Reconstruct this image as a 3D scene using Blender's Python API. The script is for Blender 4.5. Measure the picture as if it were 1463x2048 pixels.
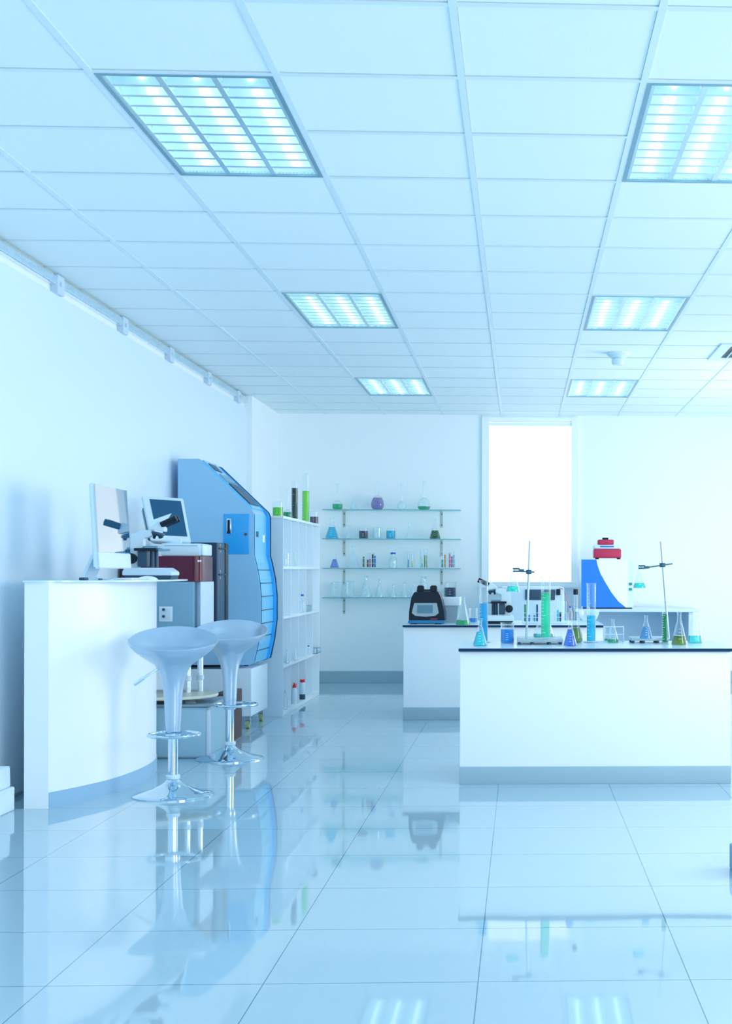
import bpy, bmesh, math, random
from mathutils import Vector, Matrix
random.seed(7)
PI = math.pi
SC = bpy.context.scene
for o in list(bpy.data.objects): bpy.data.objects.remove(o)
COL = SC.collection

# ------------------------------------------------------------------ camera
F, PX, PY, YAW, ROLL, EYE = 2830.2, 1164.4, 1144.5, 0.0437, 0.0026, 1.14
cam = bpy.data.objects.new('camera', bpy.data.cameras.new('camera'))
COL.objects.link(cam)
cam.data.sensor_fit = 'HORIZONTAL'; cam.data.sensor_width = 36
cam.data.lens = F / 1463 * 36
cam.data.shift_x = -(PX - 731.5) / 1463
cam.data.shift_y = (PY - 1024) / 1463
cam.data.clip_start = 0.05; cam.data.clip_end = 100
cam.location = (0, 0, EYE)
cam.rotation_euler = (Matrix.Rotation(-YAW, 3, 'Z') @ Matrix.Rotation(PI/2, 3, 'X') @ Matrix.Rotation(ROLL, 3, 'Z')).to_euler()
SC.camera = cam

# ------------------------------------------------------------------ light
SC.view_settings.view_transform = 'Standard'
SC.view_settings.look = 'None'
SC.view_settings.gamma = 1
SC.view_settings.use_curve_mapping = False
SC.view_settings.exposure = -0.79
SC.cycles.transparent_max_bounces = 40
SC.cycles.diffuse_bounces = 8
SC.cycles.max_bounces = 16
world = bpy.data.worlds.new('daylight'); SC.world = world; world.use_nodes = True
bg = world.node_tree.nodes['Background']
bg.inputs['Color'].default_value = (0.80, 0.905, 0.95, 1)
bg.inputs['Strength'].default_value = 2.7

def area(name, loc, target, sx, sy, power, col):
    l = bpy.data.lights.new(name, 'AREA'); l.shape = 'RECTANGLE'; l.size = sx; l.size_y = sy
    l.energy = power; l.color = col
    o = bpy.data.objects.new(name, l); COL.objects.link(o); o.location = loc
    o.rotation_euler = (Vector(target) - Vector(loc)).to_track_quat('-Z', 'Z').to_euler()
    return o
area('window_daylight', (3.75, 0.2, 1.65), (2.0, 1.7, 1.5), 3.6, 1.9, 300, (0.99, 0.95, 0.93))
area('window_daylight', (3.75, 11.3, 1.4), (2.0, 11.3, 1.1), 5.9, 2.1, 430, (0.98, 0.95, 0.92))  # unseen far window, enlarged to brighten the back of the room
area('window_daylight', (3.75, 5.6, 1.65), (2.0, 5.6, 1.5), 2.4, 1.7, 200, (1.0, 0.95, 0.93))

# ------------------------------------------------------------------ helpers
def W(u, v, Y):
    a, b = (u-PX)/F, (v-PY)/F
    c, s = math.cos(ROLL), math.sin(ROLL)
    u0, v0 = c*a + s*b, -s*a + c*b
    c, s = math.cos(YAW), math.sin(YAW)
    x, y = c*u0 + s, -s*u0 + c
    k = Y / y
    return Vector((x*k, Y, EYE - v0*k))
def WZ(u, v, z):              # point on the horizontal plane z
    p = W(u, v, 1.0)
    return W(u, v, (z-EYE)/(p.z-EYE))
def S(c):                      # 0-255 sRGB triple to linear
    return tuple(((x/255)/12.92 if x/255 <= .04045 else ((x/255+.055)/1.055)**2.4) for x in c)

MATS = {}
def mat(name, rgb, rough=.5, metal=0, spec=.5, coat=0, bump=0, bscale=60, var=0):
    if name in MATS: return MATS[name]
    m = bpy.data.materials.new(name); m.use_nodes = True
    nt = m.node_tree; b = nt.nodes['Principled BSDF']
    b.inputs['Base Color'].default_value = (*rgb, 1)
    b.inputs['Roughness'].default_value = rough
    b.inputs['Metallic'].default_value = metal
    b.inputs['Specular IOR Level'].default_value = spec
    b.inputs['Coat Weight'].default_value = coat
    b.inputs['Coat Roughness'].default_value = .04
    tc = nt.nodes.new('ShaderNodeTexCoord')
    n = nt.nodes.new('ShaderNodeTexNoise'); n.inputs['Scale'].default_value = bscale
    nt.links.new(tc.outputs['Object'], n.inputs['Vector'])
    if bump:
        bp = nt.nodes.new('ShaderNodeBump'); bp.inputs['Strength'].default_value = bump
        bp.inputs['Distance'].default_value = .004
        nt.links.new(n.outputs['Fac'], bp.inputs['Height']); nt.links.new(bp.outputs['Normal'], b.inputs['Normal'])
    mp = nt.nodes.new('ShaderNodeMapRange')
    mp.inputs['To Min'].default_value = max(0, rough-.03); mp.inputs['To Max'].default_value = min(1, rough+.03)
    nt.links.new(n.outputs['Fac'], mp.inputs['Value']); nt.links.new(mp.outputs['Result'], b.inputs['Roughness'])
    MATS[name] = m
    return m
def glass_mat(name, tint=(.98, .995, 1.0), base=.022, edge=.55, white=(.8, .95, 1)):
    if name in MATS: return MATS[name]
    m = bpy.data.materials.new(name); m.use_nodes = True; nt = m.node_tree
    for n in list(nt.nodes): nt.nodes.remove(n)
    out = nt.nodes.new('ShaderNodeOutputMaterial')
    tr = nt.nodes.new('ShaderNodeBsdfTransparent'); tr.inputs[0].default_value = (*tint, 1)
    gl = nt.nodes.new('ShaderNodeBsdfGlossy'); gl.inputs['Color'].default_value = (1, 1, 1, 1); gl.inputs['Roughness'].default_value = .06
    tl = nt.nodes.new('ShaderNodeBsdfTranslucent'); tl.inputs[0].default_value = (*white, 1)
    df = nt.nodes.new('ShaderNodeBsdfDiffuse'); df.inputs[0].default_value = (*white, 1)
    a1 = nt.nodes.new('ShaderNodeMixShader'); a1.inputs[0].default_value = .5
    nt.links.new(tl.outputs[0], a1.inputs[1]); nt.links.new(df.outputs[0], a1.inputs[2])
    a2 = nt.nodes.new('ShaderNodeMixShader'); a2.inputs[0].default_value = .3
    nt.links.new(a1.outputs[0], a2.inputs[1]); nt.links.new(gl.outputs[0], a2.inputs[2])
    lw = nt.nodes.new('ShaderNodeLayerWeight'); lw.inputs['Blend'].default_value = .25
    mr = nt.nodes.new('ShaderNodeMapRange'); mr.inputs['To Min'].default_value = base; mr.inputs['To Max'].default_value = edge
    nt.links.new(lw.outputs['Facing'], mr.inputs['Value'])
    mx = nt.nodes.new('ShaderNodeMixShader')
    nt.links.new(mr.outputs[0], mx.inputs[0]); nt.links.new(tr.outputs[0], mx.inputs[1]); nt.links.new(a2.outputs[0], mx.inputs[2])
    nt.links.new(mx.outputs[0], out.inputs[0]); MATS[name] = m
    return m
def liquid_mat(rgb255):
    name = 'liquid_%d_%d_%d' % rgb255
    if name in MATS: return MATS[name]
    c = S(rgb255)
    if max(rgb255) >= 214 and min(rgb255) < 60: c = tuple((x/max(c))**.9 for x in c)
    elif max(c) > .25: c = tuple(min(1, x*1.35) for x in c)
    if c[1] > 1.3*c[2] and c[1] > c[0]: c = (c[0]*.75, c[1]*.95, min(1, c[2]*1.5))
    m = bpy.data.materials.new(name); m.use_nodes = True; nt = m.node_tree
    for n in list(nt.nodes): nt.nodes.remove(n)
    out = nt.nodes.new('ShaderNodeOutputMaterial')
    tl = nt.nodes.new('ShaderNodeBsdfTranslucent'); tl.inputs[0].default_value = (*c, 1)
    df = nt.nodes.new('ShaderNodeBsdfDiffuse'); df.inputs[0].default_value = (*c, 1)
    tr = nt.nodes.new('ShaderNodeBsdfTransparent'); tr.inputs[0].default_value = (*[x**.5 for x in c], 1)
    gl = nt.nodes.new('ShaderNodeBsdfGlossy'); gl.inputs['Roughness'].default_value = .1
    a = nt.nodes.new('ShaderNodeMixShader'); a.inputs[0].default_value = .5
    nt.links.new(tl.outputs[0], a.inputs[1]); nt.links.new(df.outputs[0], a.inputs[2])
    b = nt.nodes.new('ShaderNodeMixShader'); b.inputs[0].default_value = .5
    nt.links.new(a.outputs[0], b.inputs[1]); nt.links.new(tr.outputs[0], b.inputs[2])
    fr = nt.nodes.new('ShaderNodeFresnel'); fr.inputs[0].default_value = 1.33
    d = nt.nodes.new('ShaderNodeMixShader'); nt.links.new(fr.outputs[0], d.inputs[0])
    nt.links.new(b.outputs[0], d.inputs[1]); nt.links.new(gl.outputs[0], d.inputs[2])
    nt.links.new(d.outputs[0], out.inputs[0]); MATS[name] = m
    return m

class MB:
    def __init__(s): s.bm = bmesh.new()
    def box(s, x0, x1, y0, y1, z0, z1, bev=0, M=None):
        r = bmesh.ops.create_cube(s.bm, size=1)
        vs = r['verts']
        for v in vs: v.co = Vector(((x0+x1)/2+v.co.x*(x1-x0), (y0+y1)/2+v.co.y*(y1-y0), (z0+z1)/2+v.co.z*(z1-z0)))
        if bev:
            es = list({e for v in vs for e in v.link_edges})
            g = bmesh.ops.bevel(s.bm, geom=es, offset=bev, segments=3, affect='EDGES', profile=.5)
            vs = list({v for f in g['faces'] for v in f.verts} | {v for v in vs if v.is_valid})
        if M is not None:
            for v in vs: v.co = M @ v.co
        return s
    def prism(s, pts, a0, a1, axis='y', bev=0):   # pts in the plane across axis
        def co(p, a): return {'y': (p[0], a, p[1]), 'z': (p[0], p[1], a), 'x': (a, p[0], p[1])}[axis]
        A = [s.bm.verts.new(co(p, a0)) for p in pts]; B = [s.bm.verts.new(co(p, a1)) for p in pts]
        n = len(pts); fs = [s.bm.faces.new(A), s.bm.faces.new(B[::-1])]
        for i in range(n): fs.append(s.bm.faces.new((A[i], B[i], B[(i+1) % n], A[(i+1) % n])))
        bmesh.ops.recalc_face_normals(s.bm, faces=fs)
        if bev:
            es = list({e for f in fs for e in f.edges})
            bmesh.ops.bevel(s.bm, geom=es, offset=bev, segments=2, affect='EDGES')
        return s
    def lathe(s, prof, c=(0, 0, 0), seg=28, M=None, close=False):
        rings = []
        for r, z in prof:
            if r < 1e-5:
                rings.append([s.bm.verts.new((c[0], c[1], c[2]+z))])
            else:
                rings.append([s.bm.verts.new((c[0]+r*math.cos(2*PI*k/seg), c[1]+r*math.sin(2*PI*k/seg), c[2]+z)) for k in range(seg)])
        prs = list(zip(rings, rings[1:]))
        if close: prs.append((rings[-1], rings[0]))
        for A, B in prs:
            for k in range(seg):
                q = (k+1) % seg
                a = [A[0]] if len(A) == 1 else [A[k], A[q]]
                b = [B[0]] if len(B) == 1 else [B[q], B[k]]
                if len(a)+len(b) >= 3: s.bm.faces.new(a+b)
        if M is not None:
            for R in rings:
                for v in R: v.co = M @ v.co
        return s
    def cyl(s, p, q, r, r2=None, seg=20):
        p, q = Vector(p), Vector(q); d = q-p; L = d.length
        M = Matrix.Translation(p) @ d.to_track_quat('Z', 'Y').to_matrix().to_4x4()
        r2 = r if r2 is None else r2
        return s.lathe([(0, 0), (r, 0), (r2, L), (0, L)], seg=seg, M=M)
    def tube(s, pts, r, seg=10, closed=False):
        pts = [Vector(p) for p in pts]; n = len(pts); rings = []
        for i, p in enumerate(pts):
            t = (pts[(i+1) % n]-pts[i-1]) if closed else (pts[min(i+1, n-1)]-pts[max(i-1, 0)])
            t.normalize(); up = Vector((0, 0, 1)) if abs(t.z) < .9 else Vector((0, 1, 0))
            a = t.cross(up).normalized(); b = t.cross(a)
            rings.append([s.bm.verts.new(p + r*(a*math.cos(2*PI*k/seg)+b*math.sin(2*PI*k/seg))) for k in range(seg)])
        m = n if closed else n-1
        for i in range(m):
            A, B = rings[i], rings[(i+1) % n]
            for k in range(seg): s.bm.faces.new((A[k], A[(k+1) % seg], B[(k+1) % seg], B[k]))
        if not closed: s.bm.faces.new(rings[0][::-1]); s.bm.faces.new(rings[-1])
        return s
    def quad(s, *p): s.bm.faces.new([s.bm.verts.new(x) for x in p]); return s
    def build(s, name, m, parent=None, smooth=True, loc=None, label=None, normals=True):
        if normals: bmesh.ops.recalc_face_normals(s.bm, faces=s.bm.faces)
        me = bpy.data.meshes.new(name); s.bm.to_mesh(me); s.bm.free()
        me.materials.append(m)
        if smooth:
            for p in me.polygons: p.use_smooth = True
            try: me.set_sharp_from_angle(angle=math.radians(35))
            except Exception: pass
        o = bpy.data.objects.new(name, me); COL.objects.link(o)
        if parent: o.parent = parent
        if loc is not None: o.location = loc
        if label: o['label'] = label
        return o
def thing(name, label, cat, loc=(0, 0, 0), rz=0, group=None):
    o = bpy.data.objects.new(name, None); COL.objects.link(o)
    o.empty_display_size = .05
    o.location = loc; o.rotation_euler = (0, 0, rz); o['label'] = label; o['category'] = cat
    if group: o['group'] = group
    return o
def tag(o, label, cat, group=None):
    o['label'] = label; o['category'] = cat
    if group: o['group'] = group
    return o
def struct(mb, name, m, parent=None, smooth=False):
    o = mb.build(name, m, parent, smooth=smooth)
    if parent is None: o['kind'] = 'structure'
    return o
def copy_tree(root, loc, label=None, rz=None):
    r = root.copy(); COL.objects.link(r); r.location = loc
    if label: r['label'] = label
    if rz is not None: r.rotation_euler = (0, 0, rz)
    for ch in list(root.children):
        c = ch.copy(); COL.objects.link(c); c.parent = r
        for g in list(ch.children):
            d = g.copy(); COL.objects.link(d); d.parent = c
    return r

# ------------------------------------------------------------------ materials
WALL = mat('painted_wall', (.86, .935, .975), .6, bump=.05, bscale=140)
PART = mat('partition_panel', (.72, .86, .965), .35, bump=.02, bscale=30)
TILE = mat('ceiling_tile', (.84, .94, .975), .85, bump=.15, bscale=260)
TEE = mat('ceiling_tee', (.74, .87, .93), .4)
VOID = mat('ceiling_void_shade', (.10, .20, .28), .9)  # dark colour stands in for the unlit space above the tiles
WHITE = mat('white_laminate', (.88, .95, .99), .3, bump=.02)
KICK = mat('grey_kickboard', S((158, 188, 202)), .4)
NAVY = mat('navy_edge_band', (.0, .035, .10), .4, spec=.25)
ALU = mat('brushed_aluminium', (.78, .88, .95), .28, metal=1)
CHROME = mat('chrome', (.58, .73, .84), .07, metal=1)
SEATM = mat('satin_silver_seat', (.46, .62, .78), .30, metal=.45, coat=.3)
BLACK = mat('black_plastic', (.002, .012, .028), .38, spec=.3)
DARK = mat('dark_slate', (.02, .07, .13), .4)
GREY = mat('grey_enamel', (.20, .40, .55), .4)
LGREY = mat('light_grey_enamel', (.56, .70, .82), .35)
MAROON = mat('maroon_gloss', (.09, .008, .035), .15, spec=.3)
SKYP = mat('pale_blue_enamel', (.30, .60, .86), .3)
SKYD = mat('bright_blue_enamel', (.03, .40, .88), .25)
SKYL = mat('light_blue_gloss', (.16, .58, .92), .18)
BLUEV = mat('vivid_blue_panel', (0, .20, .95), .35)
CREAM = mat('cream_laminate', (.68, .72, .62), .45)
BROWN = mat('brown_wood', (.08, .035, .03), .5, bump=.2, bscale=20)
FOAM = mat('polystyrene_foam', (.74, .89, .97), .9, bump=.6, bscale=90)
RED = mat('red_enamel', (.52, .02, .09), .4)
REDCAP = mat('red_cap', (.8, .02, .03), .35)
BLUECAP = mat('blue_cap', (0, .10, .55), .35)
BRACK = mat('beige_bracket', (.50, .58, .52), .5)
SCREEN = mat('dark_screen', (.012, .10, .21), .12)
MIRROR = mat('glossy_display', (.02, .13, .26), .015, spec=1.0)
MIRROR.node_tree.nodes['Principled BSDF'].inputs['IOR'].default_value = 3.1
LCDG = mat('grey_lcd', (.10, .24, .32), .2)
OFFW = mat('off_white_plastic', (.66, .82, .93), .35)
GLASS = glass_mat('clear_glass')
GLASSF = glass_mat('frosted_white_glass', base=.22, edge=.7)
SHELFG = glass_mat('shelf_glass', tint=(.86, .98, .97), base=.12, edge=.5, white=(.6, .85, .88))
SHELFE = mat('shelf_glass_edge', (.16, .34, .42), .2)
MARK = mat('white_print', (.85, .95, 1), .5)
INK = mat('dark_print', (.02, .06, .1), .5)

# floor: polished porcelain tiles with thin grout lines
def floor_mat():
    m = bpy.data.materials.new('polished_floor_tile'); m.use_nodes = True; nt = m.node_tree
    b = nt.nodes['Principled BSDF']; L = nt.links.new
    tc = nt.nodes.new('ShaderNodeTexCoord'); sp = nt.nodes.new('ShaderNodeSeparateXYZ'); L(tc.outputs['Object'], sp.inputs[0])
    T = .5917
    def line(sock, off, w):
        a = nt.nodes.new('ShaderNodeMath'); a.operation = 'ADD'; a.inputs[1].default_value = -off + T/2 + 100*T; L(sock, a.inputs[0])
        p = nt.nodes.new('ShaderNodeMath'); p.operation = 'MODULO'; p.inputs[1].default_value = T; L(a.outputs[0], p.inputs[0])
        s_ = nt.nodes.new('ShaderNodeMath'); s_.operation = 'SUBTRACT'; s_.inputs[1].default_value = T/2; L(p.outputs[0], s_.inputs[0])
        q = nt.nodes.new('ShaderNodeMath'); q.operation = 'ABSOLUTE'; L(s_.outputs[0], q.inputs[0])
        r = nt.nodes.new('ShaderNodeMath'); r.operation = 'LESS_THAN'; r.inputs[1].default_value = w; L(q.outputs[0], r.inputs[0])
        return r.outputs[0]
    l1 = line(sp.outputs['X'], -1.2988, .0016); l2 = line(sp.outputs['Y'], 3.9447, .0022)
    mx = nt.nodes.new('ShaderNodeMath'); mx.operation = 'MAXIMUM'; L(l1, mx.inputs[0]); L(l2, mx.inputs[1])
    n = nt.nodes.new('ShaderNodeTexNoise'); n.inputs['Scale'].default_value = 1.5; L(tc.outputs['Object'], n.inputs['Vector'])
    base = nt.nodes.new('ShaderNodeMix'); base.data_type = 'RGBA'
    base.inputs['A'].default_value = (.41, .59, .69, 1); base.inputs['B'].default_value = (.43, .61, .71, 1)
    L(n.outputs['Fac'], base.inputs['Factor'])
    c = nt.nodes.new('ShaderNodeMix'); c.data_type = 'RGBA'; L(mx.outputs[0], c.inputs['Factor'])
    L(base.outputs['Result'], c.inputs['A']); c.inputs['B'].default_value = (.10, .22, .32, 1)
    L(c.outputs['Result'], b.inputs['Base Color'])
    b.inputs['Roughness'].default_value = .035; b.inputs['IOR'].default_value = 1.62
    n2 = nt.nodes.new('ShaderNodeTexNoise'); n2.inputs['Scale'].default_value = 2.2; L(tc.outputs['Object'], n2.inputs['Vector'])
    bp = nt.nodes.new('ShaderNodeBump'); bp.inputs['Strength'].default_value = .05; bp.inputs['Distance'].default_value = .01
    L(n2.outputs['Fac'], bp.inputs['Height']); L(bp.outputs['Normal'], b.inputs['Normal'])
    return m
FLOOR = floor_mat()
def emit(name, col, st):
    m = bpy.data.materials.new(name); m.use_nodes = True; nt = m.node_tree
    b = nt.nodes['Principled BSDF']; b.inputs['Emission Color'].default_value = (*col, 1); b.inputs['Emission Strength'].default_value = st
    return m
TUBE = emit('lit_fluorescent_tube', (.90, 1.0, 1.0), 5.4)

# ------------------------------------------------------------------ room
XL, XR, YB, ZC = -2.55, 3.4, 14.6, 2.758
YF = -3.0
struct(MB().box(XL-.2, XR+.2, YF, YB+.2, -.1, 0), 'floor', FLOOR)
CX0, CY0, CW = -.1983, 4.642, .6
fixt = [(c, r) for r in (-6, 0, 6, 12) for c in (-2, 1)]
cells = {}
for c, r in fixt: cells[(c, r)] = 1; cells[(c, r+1)] = 1
VENTC = (2, 9)
cm = MB(); tm = MB()
i0 = math.floor((XL-CX0)/CW); i1 = math.ceil((XR-CX0)/CW); j0 = math.floor((YF-CY0)/CW); j1 = math.ceil((YB-CY0)/CW)
for i in range(i0, i1):
    for j in range(j0, j1):
        if (i, j) in cells: continue
        x0, x1 = max(CX0+i*CW+.013, XL), min(CX0+(i+1)*CW-.013, XR)
        y0, y1 = max(CY0+j*CW+.013, YF), min(CY0+(j+1)*CW-.020, YB)
        if x1-x0 < .02 or y1-y0 < .02: continue
        t = random.uniform(0, .003)
        cm.box(x0, x1, y0, y1, ZC-t*.5, ZC+.016)
ceil = struct(cm, 'ceiling', TILE)
for i in range(i0+1, i1): tm.box(CX0+i*CW-.012, CX0+i*CW+.012, YF, YB, ZC-.004, ZC+.004)
for j in range(j0+1, j1):
    y = CY0+j*CW
    for i in range(i0, i1):
        if (i, j-1) in cells and (i, j) in cells: continue
        tm.box(max(CX0+i*CW+.012, XL), min(CX0+(i+1)*CW-.012, XR), y-.012, y+.012, ZC-.0035, ZC+.004)
struct(tm, 'trim_7', TEE)
struct(MB().box(XL-.2, XR+.2, YF, YB+.2, ZC+.16, ZC+.26), 'light_block_slab', VOID)  # unseen dark slab added above the tiles to block light

# back wall with the tall window
wx0, wx1 = W(974, 900, YB).x, W(1150, 900, YB).x
wz0, wz1 = W(1000, 1166, YB).z, ZC-.02
w = MB()
w.box(XL-.2, wx0, YB, YB+.2, 0, ZC+.16).box(wx1, XR+.2, YB, YB+.2, 0, ZC+.16).box(wx0, wx1, YB, YB+.2, 0, wz0).box(wx0, wx1, YB, YB+.2, wz1, ZC+.16)
struct(w, 'wall_back', WALL)
zt = W(1000, 849, YB).z
win = MB()
win.box(wx0-.055, wx0+.018, YB-.03, YB+.06, wz0, wz1).box(wx1-.04, wx1+.03, YB-.03, YB+.06, wz0, wz1)
win.box(wx0+.018, wx1-.04, YB-.01, YB+.06, wz0-.0, wz0+.012).box(wx0+.018, wx1-.04, YB-.01, YB+.06, zt-.01, zt+.02)
wf = struct(win, 'window_1', WHITE)
sill = MB().box(wx0-.06, wx1+.05, YB-.09, YB-.03, wz0-.05, wz0-.005, .006).build('window_sill', WHITE, wf)
MB().box(wx0+.0, wx1-.02, YB+.03, YB+.036, wz0+.01, zt).build('window_pane', glass_mat('window_glass', base=.03, edge=.2), wf, smooth=False)
MB().cyl((wx0+.0, YB+.0, zt+.055), (wx1-.02, YB+.0, zt+.055), .03).build('blind_roller', mat('blind_cloth', (.93, 1, 1), .7), wf)
# baseboard on the back wall
bz = W(720, 1342, YB-.012).z
struct(MB().box(XL, XR, YB-.014, YB, 0, bz, .003), 'baseboard_back', KICK)

# left wall: true wall, partition panel, rail with brackets, pilaster
struct(MB().box(XL-.2, XL, YF, YB, 0, ZC+.16), 'wall_left', WALL)
PXW = -2.53
struct(MB().box(XL, PXW, YF, 13.17, 0.02, 2.648, .003), 'trim_1', PART)
r = MB(); r.box(XL, XL+.035, YF, 13.17, 2.69, 2.742, .006)
struct(r, 'trim_2', ALU)
rr = MB()
for k, yy in enumerate([1.6, 2.85, 4.1, 5.35, 6.62, 7.88, 9.15, 10.35, 11.59, 12.8]):
    rr.box(XL, XL+.042, yy-.09, yy+.02, 2.645, 2.75, .004)
    rr.cyl((XL+.04, yy-.05, 2.70), (XL+.052, yy-.05, 2.70), .012, seg=12)
struct(rr, 'trim_3', LGREY)
struct(MB().box(XL, -2.475, 13.17, YB, 0, ZC, .003), 'trim_4', WALL)
pl = MB()
pl.tube([(XL+.012, y, ZC-.006+random.uniform(-.003, .003)) for y in [YF + .5*k for k in range(33)]], .006, seg=6)
struct(pl, 'trim_5', BRACK)

# window wall on the other side, openings to daylight
wr = MB(); openings = [(-1.9, 2.1, .7, 2.5), (4.4, 6.8, .9, 2.45), (8.3, 14.3, .35, 2.45)]  # last opening lowered and lengthened to light the far floor and wall
y = YF
for a, b, c, d in openings:
    wr.box(XR, XR+.2, y, a, 0, ZC+.16); wr.box(XR, XR+.2, a, b, 0, c); wr.box(XR, XR+.2, a, b, d, ZC+.16); y = b
wr.box(XR, XR+.2, y, YB+.2, 0, ZC+.16)
struct(wr, 'wall_right', WALL)
for k, (a, b, c, d) in enumerate(openings):
    f_ = MB(); f_.box(XR+.05, XR+.1, a, a+.05, c, d).box(XR+.05, XR+.1, b-.05, b, c, d).box(XR+.05, XR+.1, a+.05, b-.05, c, c+.05).box(XR+.05, XR+.1, a+.05, b-.05, d-.05, d)
    f_.box(XR+.05, XR+.1, (a+b)/2-.025, (a+b)/2+.025, c+.05, d-.05)
    struct(f_, 'window_%d' % (k+2), WHITE)

# unseen wall added behind the viewer; its framed opening limits the daylight let in
wf_ = MB(); fx0, fx1, fz0, fz1 = -1.95, 2.85, .45, 2.55
wf_.box(XL-.2, fx0, YF-.2, YF, 0, ZC+.16).box(fx1, XR+.2, YF-.2, YF, 0, ZC+.16).box(fx0, fx1, YF-.2, YF, 0, fz0).box(fx0, fx1, YF-.2, YF, fz1, ZC+.16)
struct(wf_, 'added_wall_front', WALL)
f_ = MB()
for xx in (fx0, fx0+1.58, fx0+3.17, fx1-.05): f_.box(xx, xx+.05, YF-.12, YF-.06, fz0, fz1)
f_.box(fx0, fx1, YF-.12, YF-.06, fz0, fz0+.05).box(fx0, fx1, YF-.12, YF-.06, fz1-.05, fz1)
struct(f_, 'window_5', WHITE)

# ------------------------------------------------------------------ ceiling light fixtures
def fixture(label):
    t = thing('ceiling_light', label, 'ceiling light', (0, 0, 0), 0, 'recessed louvred ceiling lights')
    Wd, D = .576, 1.176
    fr = MB()
    e = .016
    fr.box(0, e, 0, D, -.004, .012).box(Wd-e, Wd, 0, D, -.004, .012).box(e, Wd-e, 0, e, -.004, .012).box(e, Wd-e, D-e, D, -.004, .012)
    fr.build('frame', mat('fixture_frame', (.26, .45, .54), .35, metal=.6), t, smooth=False)
    h = MB(); q = .11
    h.quad((e, e, q), (Wd-e, e, q), (Wd-e, D-e, q), (e, D-e, q))
    h.quad((e, e, 0.005), (Wd-e, e, 0.005), (Wd-e, e, q), (e, e, q)).quad((e, D-e, 0.005), (Wd-e, D-e, 0.005), (Wd-e, D-e, q), (e, D-e, q))
    h.quad((e, e, 0.005), (e, D-e, 0.005), (e, D-e, q), (e, e, q)).quad((Wd-e, e, 0.005), (Wd-e, D-e, 0.005), (Wd-e, D-e, q), (Wd-e, e, q))
    h.build('housing', mat('fixture_housing', (.70, .86, .90), .35), t, smooth=False)
    bw = (Wd-2*e)/3
    for k in range(3):
        MB().cyl((e+bw*(k+.5), .06, .078), (e+bw*(k+.5), D-.06, .078), .013, seg=12).build('fluorescent_tube', TUBE, t)
    dv = MB()
    for k in range(4):
        x = e + bw*k
        if k == 0: dv.prism([(x, 0), (x+.012, 0), (x+.001, .055)], e, D-e)
        elif k == 3: dv.prism([(x-.012, 0), (x, 0), (x-.001, .055)], e, D-e)
        else: dv.prism([(x-.010, 0), (x+.010, 0), (x+.001, .055), (x-.001, .055)], e, D-e)
    LV = mat('louvre_aluminium', (.74, .89, .93), .25, metal=.7)
    dv.build('divider', LV, t, smooth=False)
    n = 11; bl = None
    for k in range(3):
        for m_ in range(1, n):
            if bl is None:
                bl = MB().prism([(-.010, 0.001), (.010, 0.001), (.0015, .048), (-.0015, .048)], .008, bw-.008, axis='x').build('louvre_blade', LV, t, smooth=False)
                b_ = bl
            else:
                b_ = bl.copy(); COL.objects.link(b_); b_.parent = t
            b_.location = (e+bw*k, e + (D-2*e)*m_/n, 0)
    return t
FL = {(-2, -6): None, (1, -6): None}
flab = {(-2, 0): 'large louvred ceiling light above the curved white counter side', (1, 0): 'louvred ceiling light cut by the upper picture edge above the front lab bench',
        (-2, 6): 'louvred ceiling light halfway down the room on the partition side', (1, 6): 'louvred ceiling light in front of the smoke detector',
        (-2, 12): 'small louvred ceiling light above the flask shelves', (1, 12): 'small louvred ceiling light close to the tall window'}
first = None
for (c, r_) in fixt:
    if (c, r_) not in flab: continue
    loc = (CX0+c*CW+.012, CY0+r_*CW+.012, ZC-.002)
    if first is None: first = fixture(flab[(c, r_)]); first.location = loc
    else: copy_tree(first, loc, flab[(c, r_)])
flab2 = ('louvred ceiling light over the open floor near the viewer, partition side', 'louvred ceiling light over the open floor near the viewer, window side')

# smoke detector and air vent
p = W(1235, 706, 9.9); p = WZ(1235, 706, ZC)
t = thing('smoke_detector', 'small white round smoke detector on the ceiling', 'smoke detector', (p.x, p.y, ZC))
MB().lathe([(0, 0), (.085, 0), (.085, -.012), (.06, -.035), (.04, -.04), (0, -.04)]).build('base', OFFW, t)
MB().lathe([(0, -.04), (.038, -.04), (.046, -.048), (.046, -.078), (.038, -.088), (0, -.088)]).build('sensor_head', OFFW, t)
a = WZ(1414, 718, ZC); 
t = thing('air_vent', 'white square ceiling air vent with dark slots', 'air vent', (a.x, a.y-.75, ZC))
v = MB(); v.box(0, .62, 0, .08, -.012, -.001).box(0, .62, .62, .75, -.012, -.001).box(0, .08, .08, .62, -.012, -.001).box(.54, .62, .08, .62, -.012, -.001)
v.build('frame', OFFW, t)
MB().box(.08, .54, .08, .62, -.004, -.001).build('slot_backing', BLACK, t)
v = MB()
for k in range(6): v.box(.12+k*.075, .128+k*.075, .08, .62, -.016, -.003)
v.build('slat', OFFW, t)

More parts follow.
